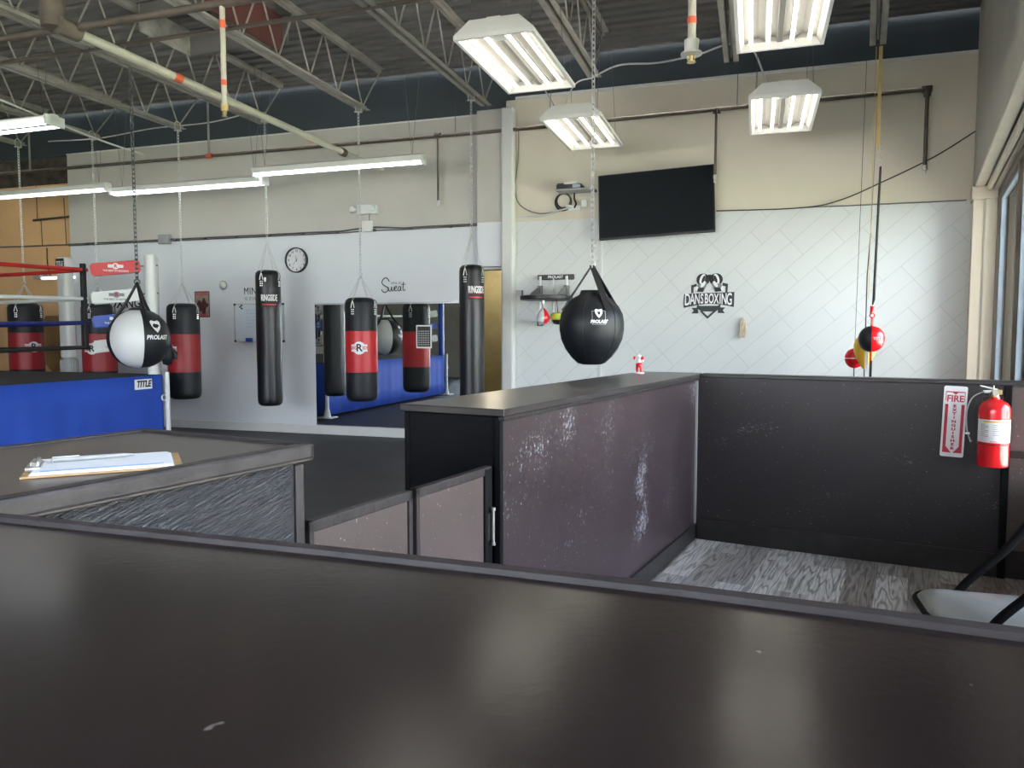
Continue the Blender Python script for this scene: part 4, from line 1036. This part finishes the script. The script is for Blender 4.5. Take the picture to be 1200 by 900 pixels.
stroke(m, [(-.03, .045), (-.07, .095), (-.12, .075), (-.135, .03), (-.10, -.005), (-.06, -.025), (-.05, -.06), (-.09, -.09), (-.13, -.075), (-.14, -.05)], .006)
stroke(m, [(-.05, -.02), (-.035, -.07), (-.015, -.07), (0, -.02), (.005, -.07), (.03, -.06), (.035, -.02)], .005)
stroke(m, [(.035, -.05), (.065, -.03), (.06, -.01), (.04, -.03), (.045, -.07), (.075, -.065)], .005)
stroke(m, [(.125, -.02), (.10, -.02), (.085, -.055), (.10, -.075), (.12, -.05), (.128, -.02), (.125, -.06), (.14, -.07)], .005)
stroke(m, [(.165, .04), (.158, -.05), (.175, -.07), (.19, -.055)], .005); stroke(m, [(.135, .005), (.16, .01), (.195, .008)], .004)
m.build('script_stroke', M['blackprint'], t, smooth=60)
text('time to', .05, M['greyprint'], t, (.06, -.003, .03), name='lettering', shear=.3)
# emergency light
t = thing('emergency_light', 'white twin-lamp emergency light box high on the wall', 'emergency light', FB(-4.70, VB, 2.90), -A)
m = MB(); m.box(-.14, .14, -.07, 0, -.06, .06, bev=.012); m.build('housing', M['plasticwhite'], t)
for x in (-.19, .09):
    m = MB(); m.lathe([(.001, 0), (.035, .0), (.045, .03), (.03, .07), (.001, .075)], 16, (x, -.10, .0), 'y', cap=False); m.build('lamp_head', M['plasticwhite'], t, smooth=40)

# television
t = thing('television', 'large black flat television mounted high on the wall', 'television', FB(-1.075, VB-.14, 2.765), (radians(-4), radians(-2.1), -A))
m = MB(); m.box(-.635, .635, -.02, .02, -.365, .365, bev=.006); m.build('cabinet', M['plasticblack'], t)
m = MB(); m.box(-.622, .622, -.0225, -.018, -.345, .353); m.build('screen', M['tvglass'], t)
m = MB(); m.box(-.25, .25, .02, .05, -.2, .2, bev=.005); m.box(-.06, .06, .045, .125, -.1, .1); m.build('wall_mount', M['plasticblack'], t)
# shelf with router
t = thing('wall_shelf', 'small dark wall shelf beside the television', 'shelf', FB(-1.98, VB, 2.97), -A)
m = MB(); m.box(-.22, .22, -.22, 0, -.02, 0, bev=.004); m.build('shelf_board', M['plasticgrey'], t)
t = thing('media_player', 'black box lying on the wall shelf', 'media box', FB(-2.02, VB-.12, 2.971), -A)
m = MB(); m.box(-.17, .12, -.09, .09, 0, .05, bev=.006); m.build('case', M['plasticblack'], t)
m = MB(); m.box(.02, .115, -.092, -.088, .008, .042); m.build('front_panel', M['bluegrey'], t)
t = thing('router', 'flat white and black router on top of the black box', 'router', FB(-2.06, VB-.12, 3.022), -A)
m = MB(); m.box(-.05, .10, -.06, .06, 0, .035, bev=.008); m.build('case', M['plasticwhite'], t)
m = MB(); m.box(-.13, -.05, -.05, .05, 0, .02, bev=.004); m.build('power_brick', M['plasticblack'], t)
t = thing('power_strip', 'white power outlet with plugs under the wall shelf', 'socket', FB(-2.02, VB, 2.78), -A)
m = MB(); m.box(-.07, .07, -.03, 0, -.03, .03, bev=.006); m.build('faceplate', M['plasticwhite'], t)
m = MB(); m.box(.09, .15, -.06, 0, -.0, .08, bev=.008); m.box(-.10, -.04, -.05, -.01, .01, .04, bev=.006); m.build('plug', M['plasticwhite'], t)
m = MB(); m.tube(curve_pts([(0, -.03, 0), (.02, -.03, .05), (0, -.03, .10), (.0, -.03, .18)]), .011, 6); m.build('cable', M['blackcord'], t, smooth=60)
t = thing('cable_coil', 'coiled black cable hanging under the wall shelf', 'cable', FB(-2.15, VB-.02, 2.86), -A)
m = MB()
for R_, dx, dz in ((.095, 0, 0), (.088, .006, .004), (.10, -.005, -.003), (.08, .0, .012)): m.ring((dx, -.006*dx*100, dz), R_, .006, 'y', 24, 6)
m.build('coil', M['blackcord'], t, smooth=60)
# speed bag platform
t = thing('speed_bag_platform', 'black and white wall-mounted speed bag platform left of the round black ball', 'speed bag platform', FB(-2.24, VB, 1.75), -A)
m = MB(); m.box(-.22, .22, -.035, 0, .21, .27, bev=.005); m.box(-.22, -.16, -.06, 0, -.33, -.27, bev=.005); m.box(.16, .22, -.06, 0, -.33, -.27, bev=.005); m.build('mount_bar', M['plasticblack'], t)
text('PROLAST', .045, M['whiteprint'], t, (0, -.037, .24), name='lettering', bold=.001)
for x in (-.18, .14):
    m = MB(); m.tube([(x, -.06, -.32), (x, -.06, .25)], .017, 10); m.build('rail', M['white'], t, smooth=40)
m = MB(); m.tube([(-.02, -.05, -.30), (-.02, -.05, .22)], .009, 8); m.build('adjuster_rod', M['chain'], t, smooth=40)
m = MB()
for x in (-.18, .14):
    m.prism([(-.04, .0), (-.45, .0), (-.45, .03), (-.04, .15)], x-.004, x+.004, 'x'); m.box(x-.028, x+.028, -.09, -.035, 0, .14, bev=.004)
m.box(-.30, -.24, -.62, -.54, .0, .06); m.build('bracket', M['conduit'], t)
m = MB(); m.lathe([(.001, -.045), (.29, -.045), (.30, -.035), (.30, 0), (.29, .006), (.001, .006)], 40, (-.02, -.36, 0), cap=False); m.build('drum_board', M['plasticblack'], t, smooth=40)
m = MB(); m.tube([(-.06, -.36, -.045), (-.06, -.36, -.075)], .02, 10); m.tube([(-.06, -.36, -.07), (-.06, -.36, -.14)], .007, 8); m.build('swivel', M['steel'], t, smooth=40)
t = thing('speed_bag', 'small red and white speed bag hanging under the platform', 'punching ball', FB(-2.30, VB-.36, 1.43), -A)
pr = [(.006, 0), (.04, .008), (.072, .04), (.078, .085), (.06, .13), (.028, .175), (.012, .19)]
m = MB(); m.lathe(pr, 8, a0=radians(-65), a1=radians(15), cap=False); m.build('panel', M['extred'], t, smooth=60)
m = MB(); m.lathe(pr, 24, a0=radians(15), a1=radians(295), cap=False); m.build('panel', M['white'], t, smooth=60)
t = thing('speed_bag', 'small lime and black speed bag beside the red and white one', 'punching ball', FB(-2.14, VB-.30, 1.45), -A)
m = MB(); m.lathe([(.05, .03), (.085, .05), (.09, .09), (.06, .115)], 24, cap=True); m.build('panel', M['lime'], t, smooth=60)
m = MB(); m.lathe([(.006, -.02), (.05, -.01), (.075, .03), (.05, .035)], 24, cap=False); m.tube([(0, 0, .10), (-.01, -.03, .32)], .006, 6); m.build('base_panel', M['plasticblack'], t, smooth=60)

# club logo on the boarded wall
t = thing('club_logo', 'black DANSBOXING crest with two gloves on the white boarded wall', 'wall logo', FB(-.50, VB, 1.745), -A)
def flat(name, mat, polys, y0=-.004, y1=0):
    m = MB()
    for p in polys: m.prism(p, y0, y1, 'y')
    return m.build(name, M[mat], t)
def S(px, py): return ((px-500)/590*.54, (440-py)/590*.54)    # logo drawing units
crest = [S(*p) for p in ((213, 412), (803, 398), (800, 578), (720, 560), (610, 543), (510, 535), (400, 545), (300, 562), (213, 582))]
flat('banner', 'crestdark', [crest]); 
for o in (flat('shield', 'crestdark', [
    [S(*p) for p in ((295, 310), (360, 290), (365, 320), (325, 335), (325, 405), (298, 405))],
    [S(*p) for p in ((728, 300), (664, 285), (660, 318), (700, 330), (697, 400), (722, 400))],
    [S(*p) for p in ((375, 540), (400, 560), (610, 560), (645, 540), (645, 595), (585, 628), (430, 628), (360, 590))],
    [S(*p) for p in ((305, 585), (360, 583), (385, 610), (385, 650), (305, 652), (330, 618))],
    [S(*p) for p in ((698, 582), (645, 580), (615, 608), (615, 648), (697, 650), (672, 616))],
    [S(*p) for p in ((395, 620), (435, 625), (495, 685), (560, 625), (610, 610), (495, 718))]]),): pass
def ell(cx, cy, rx, ry, rot=0, n=22):
    return [S(cx+rx*cos(2*pi*k/n)*cos(rot)-ry*sin(2*pi*k/n)*sin(rot), cy+rx*cos(2*pi*k/n)*sin(rot)+ry*sin(2*pi*k/n)*cos(rot)) for k in range(n)]
flat('glove_shape', 'blackprint', [ell(435, 245, 78, 75), ell(588, 245, 78, 75), [S(*p) for p in ((470, 190), (512, 185), (555, 190), (530, 260), (495, 260))]], -.005)
flat('glove_cuff', 'greyprint', [[S(*p) for p in ((375, 300), (450, 250), (490, 290), (440, 395), (345, 385))], [S(*p) for p in ((650, 300), (575, 250), (535, 290), (580, 395), (672, 385))]], -.006)
flat('glove_highlight', 'whiteprint', [ell(428, 235, 30, 62, .35), ell(594, 235, 30, 62, -.35), ell(437, 300, 20, 42, .6), ell(582, 300, 20, 42, -.6), ell(365, 355, 18, 30), ell(662, 355, 18, 30)], -.0068)
flat('glove_shape', 'blackprint', [ell(440, 240, 16, 48, .35), ell(582, 240, 16, 48, -.35), [S(*p) for p in ((380, 345), (452, 340), (435, 392), (365, 385))], [S(*p) for p in ((565, 340), (640, 345), (655, 385), (580, 392))]], -.0078)
# arched word: tall condensed letters
word = 'DANSBOXING'
wd = [1.05, .98, 1.05, .86, .95, 1.05, 1.0, .55, 1.05, 1.05]; tot = sum(wd); acc = 0
for i, ch in enumerate(word):
    f = (acc+wd[i]/2)/tot*2-1; acc += wd[i]
    text(ch, .150+.042*f*f, M['whiteprint'], t, (f*.252, -.0055, S(0, 478+14*f*f)[1]), name='logo_letter', xs=.47, bold=.0030)
# rope coil on a hook
t = thing('hand_wrap', 'beige rope bundle hanging on the white wall under the crest', 'rope', FB(-.125, VB-.02, 1.39), -A)
m = MB()
for dx in (-.012, 0, .012): m.tube(curve_pts([(dx, -.01, .10), (dx-.02, -.015, .03), (dx-.015, -.01, -.08), (dx+.005, -.015, -.095), (dx+.02, -.01, -.03), (dx+.012, -.015, .06), (dx, -.01, .10)]), .008, 6)
m.build('rope_loop', M['beige'], t, smooth=60)
m = MB(); m.tube([(0, .02, .105), (0, -.02, .105), (0, -.025, .12)], .004, 6); m.build('hook', M['steel'], t)

# ================================================================== RECEPTION FURNITURE
HT = 1.07
# near counter (square with the gym)
t = thing('reception_counter', 'nearest wide dark brown counter top filling the foreground', 'counter', FB(0, 0, 0), -A)
back = [(-2.05, .742), (-1.5, .742), (-.97, .740), (-.70, .740), (-.444, .740), (-.25, .736), (-.062, .730), (.08, .720), (.217, .708), (.45, .688), (.75, .655)]
m = MB(); m.prism([(-2.05, .10)]+[(.75, .10)]+[(u, v-.002) for u, v in back[::-1]], HT-.035, HT); m.build('countertop', M['counter'], t)
m = MB()
for (u0, v0), (u1, v1) in zip(back, back[1:]):
    pr = lambda u, v: [(u, v-.016, HT-.001), (u, v-.014, HT+.006), (u, v-.006, HT+.009), (u, v+.004, HT+.005), (u, v+.006, HT-.02), (u, v+.004, HT-.045), (u, v-.010, HT-.045)]
    m.hull(pr(u0, v0), pr(u1, v1))
m.build('edge_moulding', M['trimbrown'], t, smooth=35)
m = MB(); m.prism([(-2.0, .68), (.66, .62), (.66, .58), (-2.0, .64)], 0, HT-.035); m.box(-2.0, -1.96, .16, .66, 0, HT-.035); m.box(.58, .62, .16, .60, 0, HT-.035); m.build('body', M['panel'], t)
# left counter (reception frame)
t = thing('side_counter', 'worn brown counter with raised edge and rough black glossy side, holding a clipboard', 'counter', FH(0, 0, 0), -B)
m = MB(); m.box(-1.785, -1.20, .575, 1.27, HT-.035, HT-.004, bev=.002); m.build('countertop', M['counter2'], t)
m = MB()
m.box(-1.222, -1.197, .575, 1.272, HT-.032, HT+.003, bev=.006); m.box(-1.240, -1.222, .575, 1.27, HT-.006, HT+.001, bev=.002)
m.box(-1.790, -1.197, 1.250, 1.272, HT-.032, HT+.003, bev=.006); m.box(-1.795, -1.775, .575, 1.275, HT-.045, HT+.001, bev=.004)
m.build('edge_moulding', M['trimbrown'], t)
m = MB(); m.box(-1.235, -1.228, .58, 1.235, .02, HT-.04); m.build('side_panel', M['rough'], t)
m = MB(); m.box(-1.765, -1.236, .60, 1.25, 0, HT-.036); m.build('body', M['panel2'], t)
m = MB(); m.box(-1.240, -1.222, 1.235, 1.262, 0, HT-.045, bev=.003); m.build('corner_post', M['trimbrown'], t)
# clipboard and pen
cA = -B-.60
base = Vector(FH(-1.375, .885, HT-.004))
e = Vector(FH(-1.215, .940, 0))-Vector(FH(-1.555, .830, 0)); yaw = math.atan2((Vector(FH(-1.285, .985, 0))-Vector(FH(-1.45, .79, 0))).y, (Vector(FH(-1.285, .985, 0))-Vector(FH(-1.45, .79, 0))).x)
base = Vector(FH(-1.372, .888, HT-.004)); yaw = -B+.959
t = thing('clipboard', 'tan clipboard with white papers lying on the left counter', 'clipboard', tuple(base), yaw)
t.scale = (.82, .80, 1)
m = MB(); m.box(-.16, .16, -.115, .115, 0.0005, .004, bev=.0008); m.build('backing_board', M['wood'], t)
m = MB()
for k in range(4): m.box(-.145+.002*k, .142-.003*k, -.108+.001*k, .108-.002*k, .0042+.0012*k, .0052+.0012*k)
m.build('paper_stack', M['paper'], t)
m = MB(); m.box(-.125, .12, -.095, -.089, .0089, .0092); m.box(-.125, .12, -.083, -.081, .0089, .0092); m.build('printed_line', M['blueink'], t)
m = MB(); m.box(-.158, -.128, -.05, .05, .004, .012, bev=.002); m.tube([(-.14, -.045, .016), (-.135, 0, .022), (-.14, .045, .016)], .004, 8); m.box(-.150, -.132, -.03, .03, .010, .020, bev=.003); m.build('clip', M['steel'], t, smooth=40)
t = thing('ballpoint_pen', 'grey ballpoint pen lying on the clipboard papers', 'pen', tuple(base+Vector((0, 0, .0145))), yaw+.06)
m = MB(); m.tube([(-.09, .03, 0), (-.02, .03, 0), (.035, .03, 0), (.05, .03, 0)], [.0045, .0045, .0042, .001], 10); m.build('barrel', M['plasticgrey'], t, smooth=40)
m = MB(); m.box(-.09, -.045, .0290, .0310, .0045, .006); m.build('pocket_clip', M['steel'], t)
# gates
def gate(v0, v1, lab, latch):
    t = thing('swing_gate', lab, 'gate', FH(-1.255, v0, 0), -B, 'pair of low swing gates')
    L = v1-v0; z0, z1 = .12, .878
    m = MB(); m.box(-.012, .004, .02, L-.02, z0+.02, z1-.02); m.build('gate_panel', M['gate'], t)
    m = MB(); m.box(-.016, .010, 0, L, z1-.028, z1, bev=.003); m.box(-.016, .010, 0, L, z0, z0+.04, bev=.003)
    m.box(-.016, .010, 0, .018, z0, z1, bev=.003)
    if not latch: m.box(-.016, .010, L-.018, L, z0, z1, bev=.003)
    m.build('gate_frame', M['trimbrown'], t)
    if latch:
        m = MB(); m.box(-.018, .012, L-.045, L, z0, z1-.004, bev=.003); m.build('hinge_stile', M['blackpaint'], t)
        for zz in (.62, .20):
            m = MB(); m.tube([(.022, L-.012, zz), (.022, L-.012, zz+.11)], .006, 10); m.tube([(.022, L-.012, zz-.008), (.022, L-.012, zz+.0)], .009, 10); m.tube([(.022, L-.012, zz+.11), (.022, L-.012, zz+.12)], .009, 10)
            m.build('hinge', M['steel'], t, smooth=40)
            m = MB(); m.box(.010, .015, L-.036, L, zz+.01, zz+.10); m.build('hinge_plate', M['plasticblack'], t)
    return t
gate(1.300, 1.712, 'low brown swing gate leaf next to the rough-sided counter', False)
gate(1.730, 2.160, 'low brown swing gate leaf with a chrome hinge on the scuffed counter', True)
# long central counter
t = thing('divider_counter', 'long high counter with scuffed purple-brown side and black end', 'counter', FH(0, 0, 0), -B)
m = MB(); m.box(-1.635, -1.205, 2.17, 4.745, HT-.026, HT, bev=.004); m.box(-1.635, -1.225, 4.745, 4.86, HT-.026, HT); m.build('countertop', M['counter3'], t)
m = MB(); m.box(-1.61, -1.228, 2.20, 4.85, 0, HT-.030); m.build('side_panel', M['panel'], t)
m = MB(); m.box(-1.62, -1.23, 2.185, 2.205, 0, HT-.030); m.box(-1.245, -1.222, 2.178, 2.20, 0, HT-.03, bev=.003); m.box(-1.62, -1.60, 2.178, 2.20, 0, HT-.03, bev=.003); m.build('end_panel', M['blackpaint'], t)
m = MB(); m.box(-1.228, -1.214, 2.20, 4.75, 0, .105, bev=.003); m.build('kickboard', M['trimdark'], t)
m = MB(); m.box(-1.228, -1.204, 2.175, 4.75, HT-.040, HT-.026, bev=.003); m.build('edge_moulding', M['trimdark'], t)
m = MB(); m.box(-1.228, -1.216, 4.737, 4.749, .105, HT-.04); m.build('corner_strip', M['plasticgrey'], t)
# figurine on it
t = thing('boxing_figurine', 'tiny red and white boxing ornament standing at the far end of the long counter', 'figurine', FH(-1.56, 4.60, HT), -B)
m = MB(); m.lathe([(.001, 0), (.032, 0), (.032, .008), (.001, .008)], 16); m.build('base', M['plasticwhite'], t)
m = MB(); m.tube([(-.012, 0, .008), (-.014, 0, .035), (-.008, 0, .055)], [.007, .009, .012], 8); m.tube([(.014, 0, .008), (.012, 0, .035), (.006, 0, .055)], [.007, .009, .012], 8); m.lathe([(.005, .045), (.022, .05), (.020, .065), (.008, .07)], 12); m.build('trunks', M['extred'], t, smooth=60)
m = MB(); m.lathe([(.010, .065), (.018, .085), (.016, .095), (.006, .10)], 12); m.lathe([(.003, .098), (.011, .104), (.011, .114), (.003, .12)], 12); m.tube([(-.014, 0, .09), (-.026, -.005, .08), (-.024, -.012, .095)], .006, 7); m.tube([(.014, 0, .09), (.026, -.005, .078), (.024, -.012, .092)], .006, 7); m.build('torso', M['whiteprint'], t, smooth=60)
m = MB(); m.lathe([(.002, -.011), (.010, -.006), (.011, .004), (.004, .011)], 10, (-.026, -.012, .10)); m.lathe([(.002, -.011), (.010, -.006), (.011, .004), (.004, .011)], 10, (.026, -.012, .098)); m.build('glove', M['extred'], t, smooth=60)
# half wall
t = thing('half_wall', 'dark scuffed low partition wall behind the fire extinguisher', 'partition', FH(0, 4.75, 0), -B)
m = MB(); m.box(-1.222, .425, 0, .11, 0, HT-.012); m.build('wall_panel', M['panel2'], t)
m = MB(); m.box(-1.205, .66, -.012, .125, HT-.022, HT, bev=.004); m.build('top_cap', M['trimdark'], t)
m = MB(); m.box(-1.21, .420, -.014, 0, 0.005, .135, bev=.003); m.build('kickboard', M['trimdark'], t)
m = MB(); m.box(.420, .455, -.022, .11, 0.005, HT-.022, bev=.004); m.build('end_post', M['blackpaint'], t)
m = MB(); m.box(.455, .66, .02, .09, .005, HT-.03); m.build('return_panel', M['gate'], t)
m = MB(); m.box(.455, .66, .0, .02, .66, .70, bev=.004); m.box(.455, .66, .004, .02, .005, .16, bev=.004); m.build('return_rail', M['trimbrown'], t)
# sign and extinguisher
t = thing('extinguisher_sign', 'white and red vertical FIRE EXTINGUISHER sign on the partition', 'sign', FH(.193, 4.744, .842), (0, radians(1.6), -B))
m = MB(); rp = []
for cx_, cz_, a0_ in ((.046, .185, 0), (-.046, .185, pi/2), (-.046, -.185, pi), (.046, -.185, 3*pi/2)):
    for k in range(5): rp.append((cx_+.010*cos(a0_+pi/8*k), cz_+.010*sin(a0_+pi/8*k)))
m.prism(rp, -.003, 0, 'y'); m.build('plate', M['whiteprint'], t)
m = MB()
# border, top arrowhead, side bars and big down arrow field
m.box(-.046, .046, -.0042, -.003, .160, .166)
m.prism([(-.020, .166), (.020, .166), (0, .148)], -.0044, -.003, 'y')
for s in (-1, 1):
    m.box(min(s*.046, s*.043), max(s*.046, s*.043), -.0042, -.003, .115, .166)
    m.box(min(s*.046, s*.031), max(s*.046, s*.031), -.0042, -.003, -.165, .095)
    m.prism([(s*.031, -.118), (s*.046, -.118), (s*.046, -.172), (s*.004, -.172), (s*.038, -.128)][::s], -.0044, -.003, 'y')
m.build('red_print', M['signred'], t)
text('FIRE', .050, M['signred'], t, (0, -.0036, .125), name='lettering', bold=.0012, xs=.90)
for i, ch in enumerate('EXTINGUISHER'):
    text(ch, .0205, M['signred'], t, (0, -.0036, .085-i*.0212), name='lettering', bold=.0010, xs=1.35)
t = thing('fire_extinguisher', 'red fire extinguisher with white label hanging on the partition', 'fire extinguisher', FH(.372, 4.650, .622), -B)
t.scale = (1, 1, .87)
R = .073
m = MB(); m.lathe([(.001, .004), (R*.75, .0), (R*.97, .006), (R, .02), (R, .345), (R*.96, .368), (R*.78, .392), (R*.45, .408), (.024, .412), (.022, .425), (.001, .425)], 36, cap=False); m.build('cylinder', M['extred'], t, smooth=50)
m = MB(); patch(m, R, -1.35, 1.35, .155, .292, .0012, 16); m.build('label', M['whiteprint'], t)
m = MB(); patch(m, R, -.75, 1.0, .276, .284, .002, 10); m.build('label_stripe', M['yellow'], t)
m = MB()
for k in range(9): patch(m, R, -.95, -.95+(.55 if k % 3 else .35), .262-.009*k, .2645-.009*k, .0018, 3)
for k in range(6): patch(m, R, -.15, .15+.1*(k % 2), .260-.012*k, .2625-.012*k, .0018, 3)
for a_ in (-.7, -.25, .2, .65):
    for q in range(10):
        aa = 2*pi*q/10; patch(m, R, a_+.10*cos(aa)-.012, a_+.10*cos(aa)+.012, .178+.008*sin(aa)-.001, .178+.008*sin(aa)+.001, .0018, 1)
m.build('label_print', M['greyprint'], t)
m = MB()
for k in range(7): patch(m, R, .55, .62+.02*(k % 2), .258-.009*k, .263-.009*k, .0018, 2)
patch(m, R, -.3, .2, .160, .163, .0018, 4); m.build('label_print', M['redprint'], t)
m = MB(); m.ring((0, 0, .142), R+.001, .003, 'z', 32, 5); m.build('band', M['plasticblack'], t)
m = MB(); m.tube([(0, 0, .42), (0, 0, .455)], .018, 12); m.box(-.012, .030, -.013, .013, .440, .468, bev=.003); m.build('valve', M['brass'], t, smooth=40)
m = MB(); m.lathe([(.001, 0), (.014, 0), (.014, .012), (.001, .012)], 14, (.0, -.030, .448), 'y'); m.build('pressure_gauge', M['steel'], t, smooth=40)
m = MB(); m.tube([(.01, 0, .468), (-.03, 0, .480), (-.07, -.01, .492)], [.006, .005, .004], 6); m.tube([(.02, 0, .456), (-.02, 0, .462), (-.055, -.01, .460)], .004, 6); m.tube([(-.008, -.01, .455), (-.008, -.01, .495)], .003, 6); m.build('lever', M['plasticwhite'], t, smooth=40)
m = MB(); m.tube(curve_pts([(-.012, -.01, .455), (-.05, -.01, .455), (-.10, -.01, .42), (-.123, -.01, .35), (-.126, -.01, .27), (-.118, -.01, .20), (-.102, -.01, .145)]), .0035, 6); m.build('hose', M['plasticgrey'], t, smooth=60)
m = MB(); m.tube([(-.050, -.01, .455), (-.022, -.01, .456)], .008, 8); m.tube([(-.128, -.01, .197), (-.108, -.01, .197)], .006, 8); m.build('hose_clip', M['plasticwhite'], t, smooth=40)
m = MB(); m.box(-.02, .02, R, .100, .02, .44); m.box(-.05, .05, .085, .100, .36, .42); m.build('wall_bracket', M['plasticblack'], t)

# folding chair facing left
t = thing('folding_chair', 'grey-seated folding chair with black frame at the right edge', 'chair', FH(.238, 2.775, 0), -B+.2)
m = MB()
def rr(hx, hy, r, z, n=6):
    out = []
    for cx, cy, a0_ in ((hx-r, hy-r, 0), (-hx+r, hy-r, pi/2), (-hx+r, -hy+r, pi), (hx-r, -hy+r, 3*pi/2)):
        for k in range(n+1): a = a0_+pi/2*k/n; out.append((cx+r*cos(a), cy+r*sin(a), z))
    return out
m.hull(rr(.195, .150, .085, .432), rr(.200, .155, .085, .440)); m.hull(rr(.200, .155, .085, .440), rr(.190, .146, .08, .452)); m.build('seat', M['seatgrey'], t, smooth=50)
m = MB(); m.tube([p for p in rr(.203, .158, .085, .434)]+[rr(.203, .158, .085, .434)[0]], .010, 8); m.build('seat_rim', M['blackpaint'], t, smooth=60)
for sy in (-1, 1):
    m = MB(); m.tube(curve_pts([(-.19, sy*.172, .0), (-.13, sy*.172, .25), (-.05, sy*.172, .445), (.10, sy*.172, .62), (.24, sy*.172, .86)]), .0145, 8)
    m.build('front_leg', M['blackpaint'], t, smooth=60)
    m = MB(); m.tube([(.27, sy*.19, 0), (.05, sy*.19, .42)], .010, 8); m.build('rear_leg', M['blackpaint'], t, smooth=60)
m = MB(); m.box(-.006, .006, -.165, .165, -.07, .07, bev=.004); m.build('backrest', M['seatgrey'], t, loc=(.215, 0, .80), rot=(0, radians(30), 0))
m = MB(); m.tube([(-.185, -.172, .015), (-.185, .172, .015)], .008, 8); m.build('floor_bar', M['blackpaint'], t)

# ================================================================== LIGHT, SKY, CAMERA
w = bpy.data.worlds.new('World'); SC.world = w; w.use_nodes = True
nt = w.node_tree; bg = nt.nodes['Background']
tc = N(nt, 'ShaderNodeTexCoord'); sp = N(nt, 'ShaderNodeSeparateXYZ'); nt.links.new(tc.outputs['Generated'], sp.inputs[0])
cr = ramp(nt, sp.outputs[2], [(0, (.92, .96, 1.0)), (.5, (.66, .80, 1.0))]); nt.links.new(cr, bg.inputs[0]); bg.inputs[1].default_value = 10.5
for i in range(len(edges)-1):
    v1, v0 = edges[i], edges[i+1]
    ld = bpy.data.lights.new('window_portal', 'AREA'); ld.shape = 'RECTANGLE'; ld.size = v1-v0-.07; ld.size_y = 2.2; ld.cycles.is_portal = True
    lo = bpy.data.objects.new('window_portal', ld); COL.objects.link(lo); lo.location = FH(UW+.09, (v0+v1)/2, 1.58)
    lo.rotation_euler = (pi/2, 0, -B+pi/2)

sl = bpy.data.lights.new('sun', 'SUN'); sl.energy = 62; sl.angle = .02; sl.color = (1, .93, .80)
so = bpy.data.objects.new('sun', sl); COL.objects.link(so); so.rotation_euler = (radians(-8), radians(-14), -B)
hl = bpy.data.lights.new('hall_fill', 'POINT'); hl.energy = 22; hl.color = (1, .88, .65); hl.shadow_soft_size = .1  # unseen point light added to lift the dark hall
ho = bpy.data.objects.new('hall_fill', hl); COL.objects.link(ho); ho.location = FB(-3.6, 10.2, 2.3)
cam = bpy.data.cameras.new('camera'); co = bpy.data.objects.new('camera', cam); COL.objects.link(co)
co.location = (0, 0, 1.32); co.rotation_euler = (pi/2-.0664, 0, 0)
cam.sensor_width = 36; cam.lens = 876/1200*36; cam.clip_start = .02; cam.clip_end = 300
SC.camera = co
SC.view_settings.view_transform = 'Standard'; SC.view_settings.look = 'None'; SC.view_settings.gamma = 1; SC.view_settings.exposure = .46
SC.view_settings.use_curve_mapping = False
SC.cycles.use_denoising = True
SC.cycles.max_bounces = 8; SC.cycles.diffuse_bounces = 5; SC.cycles.glossy_bounces = 4
SC.cycles.sample_clamp_indirect = 8
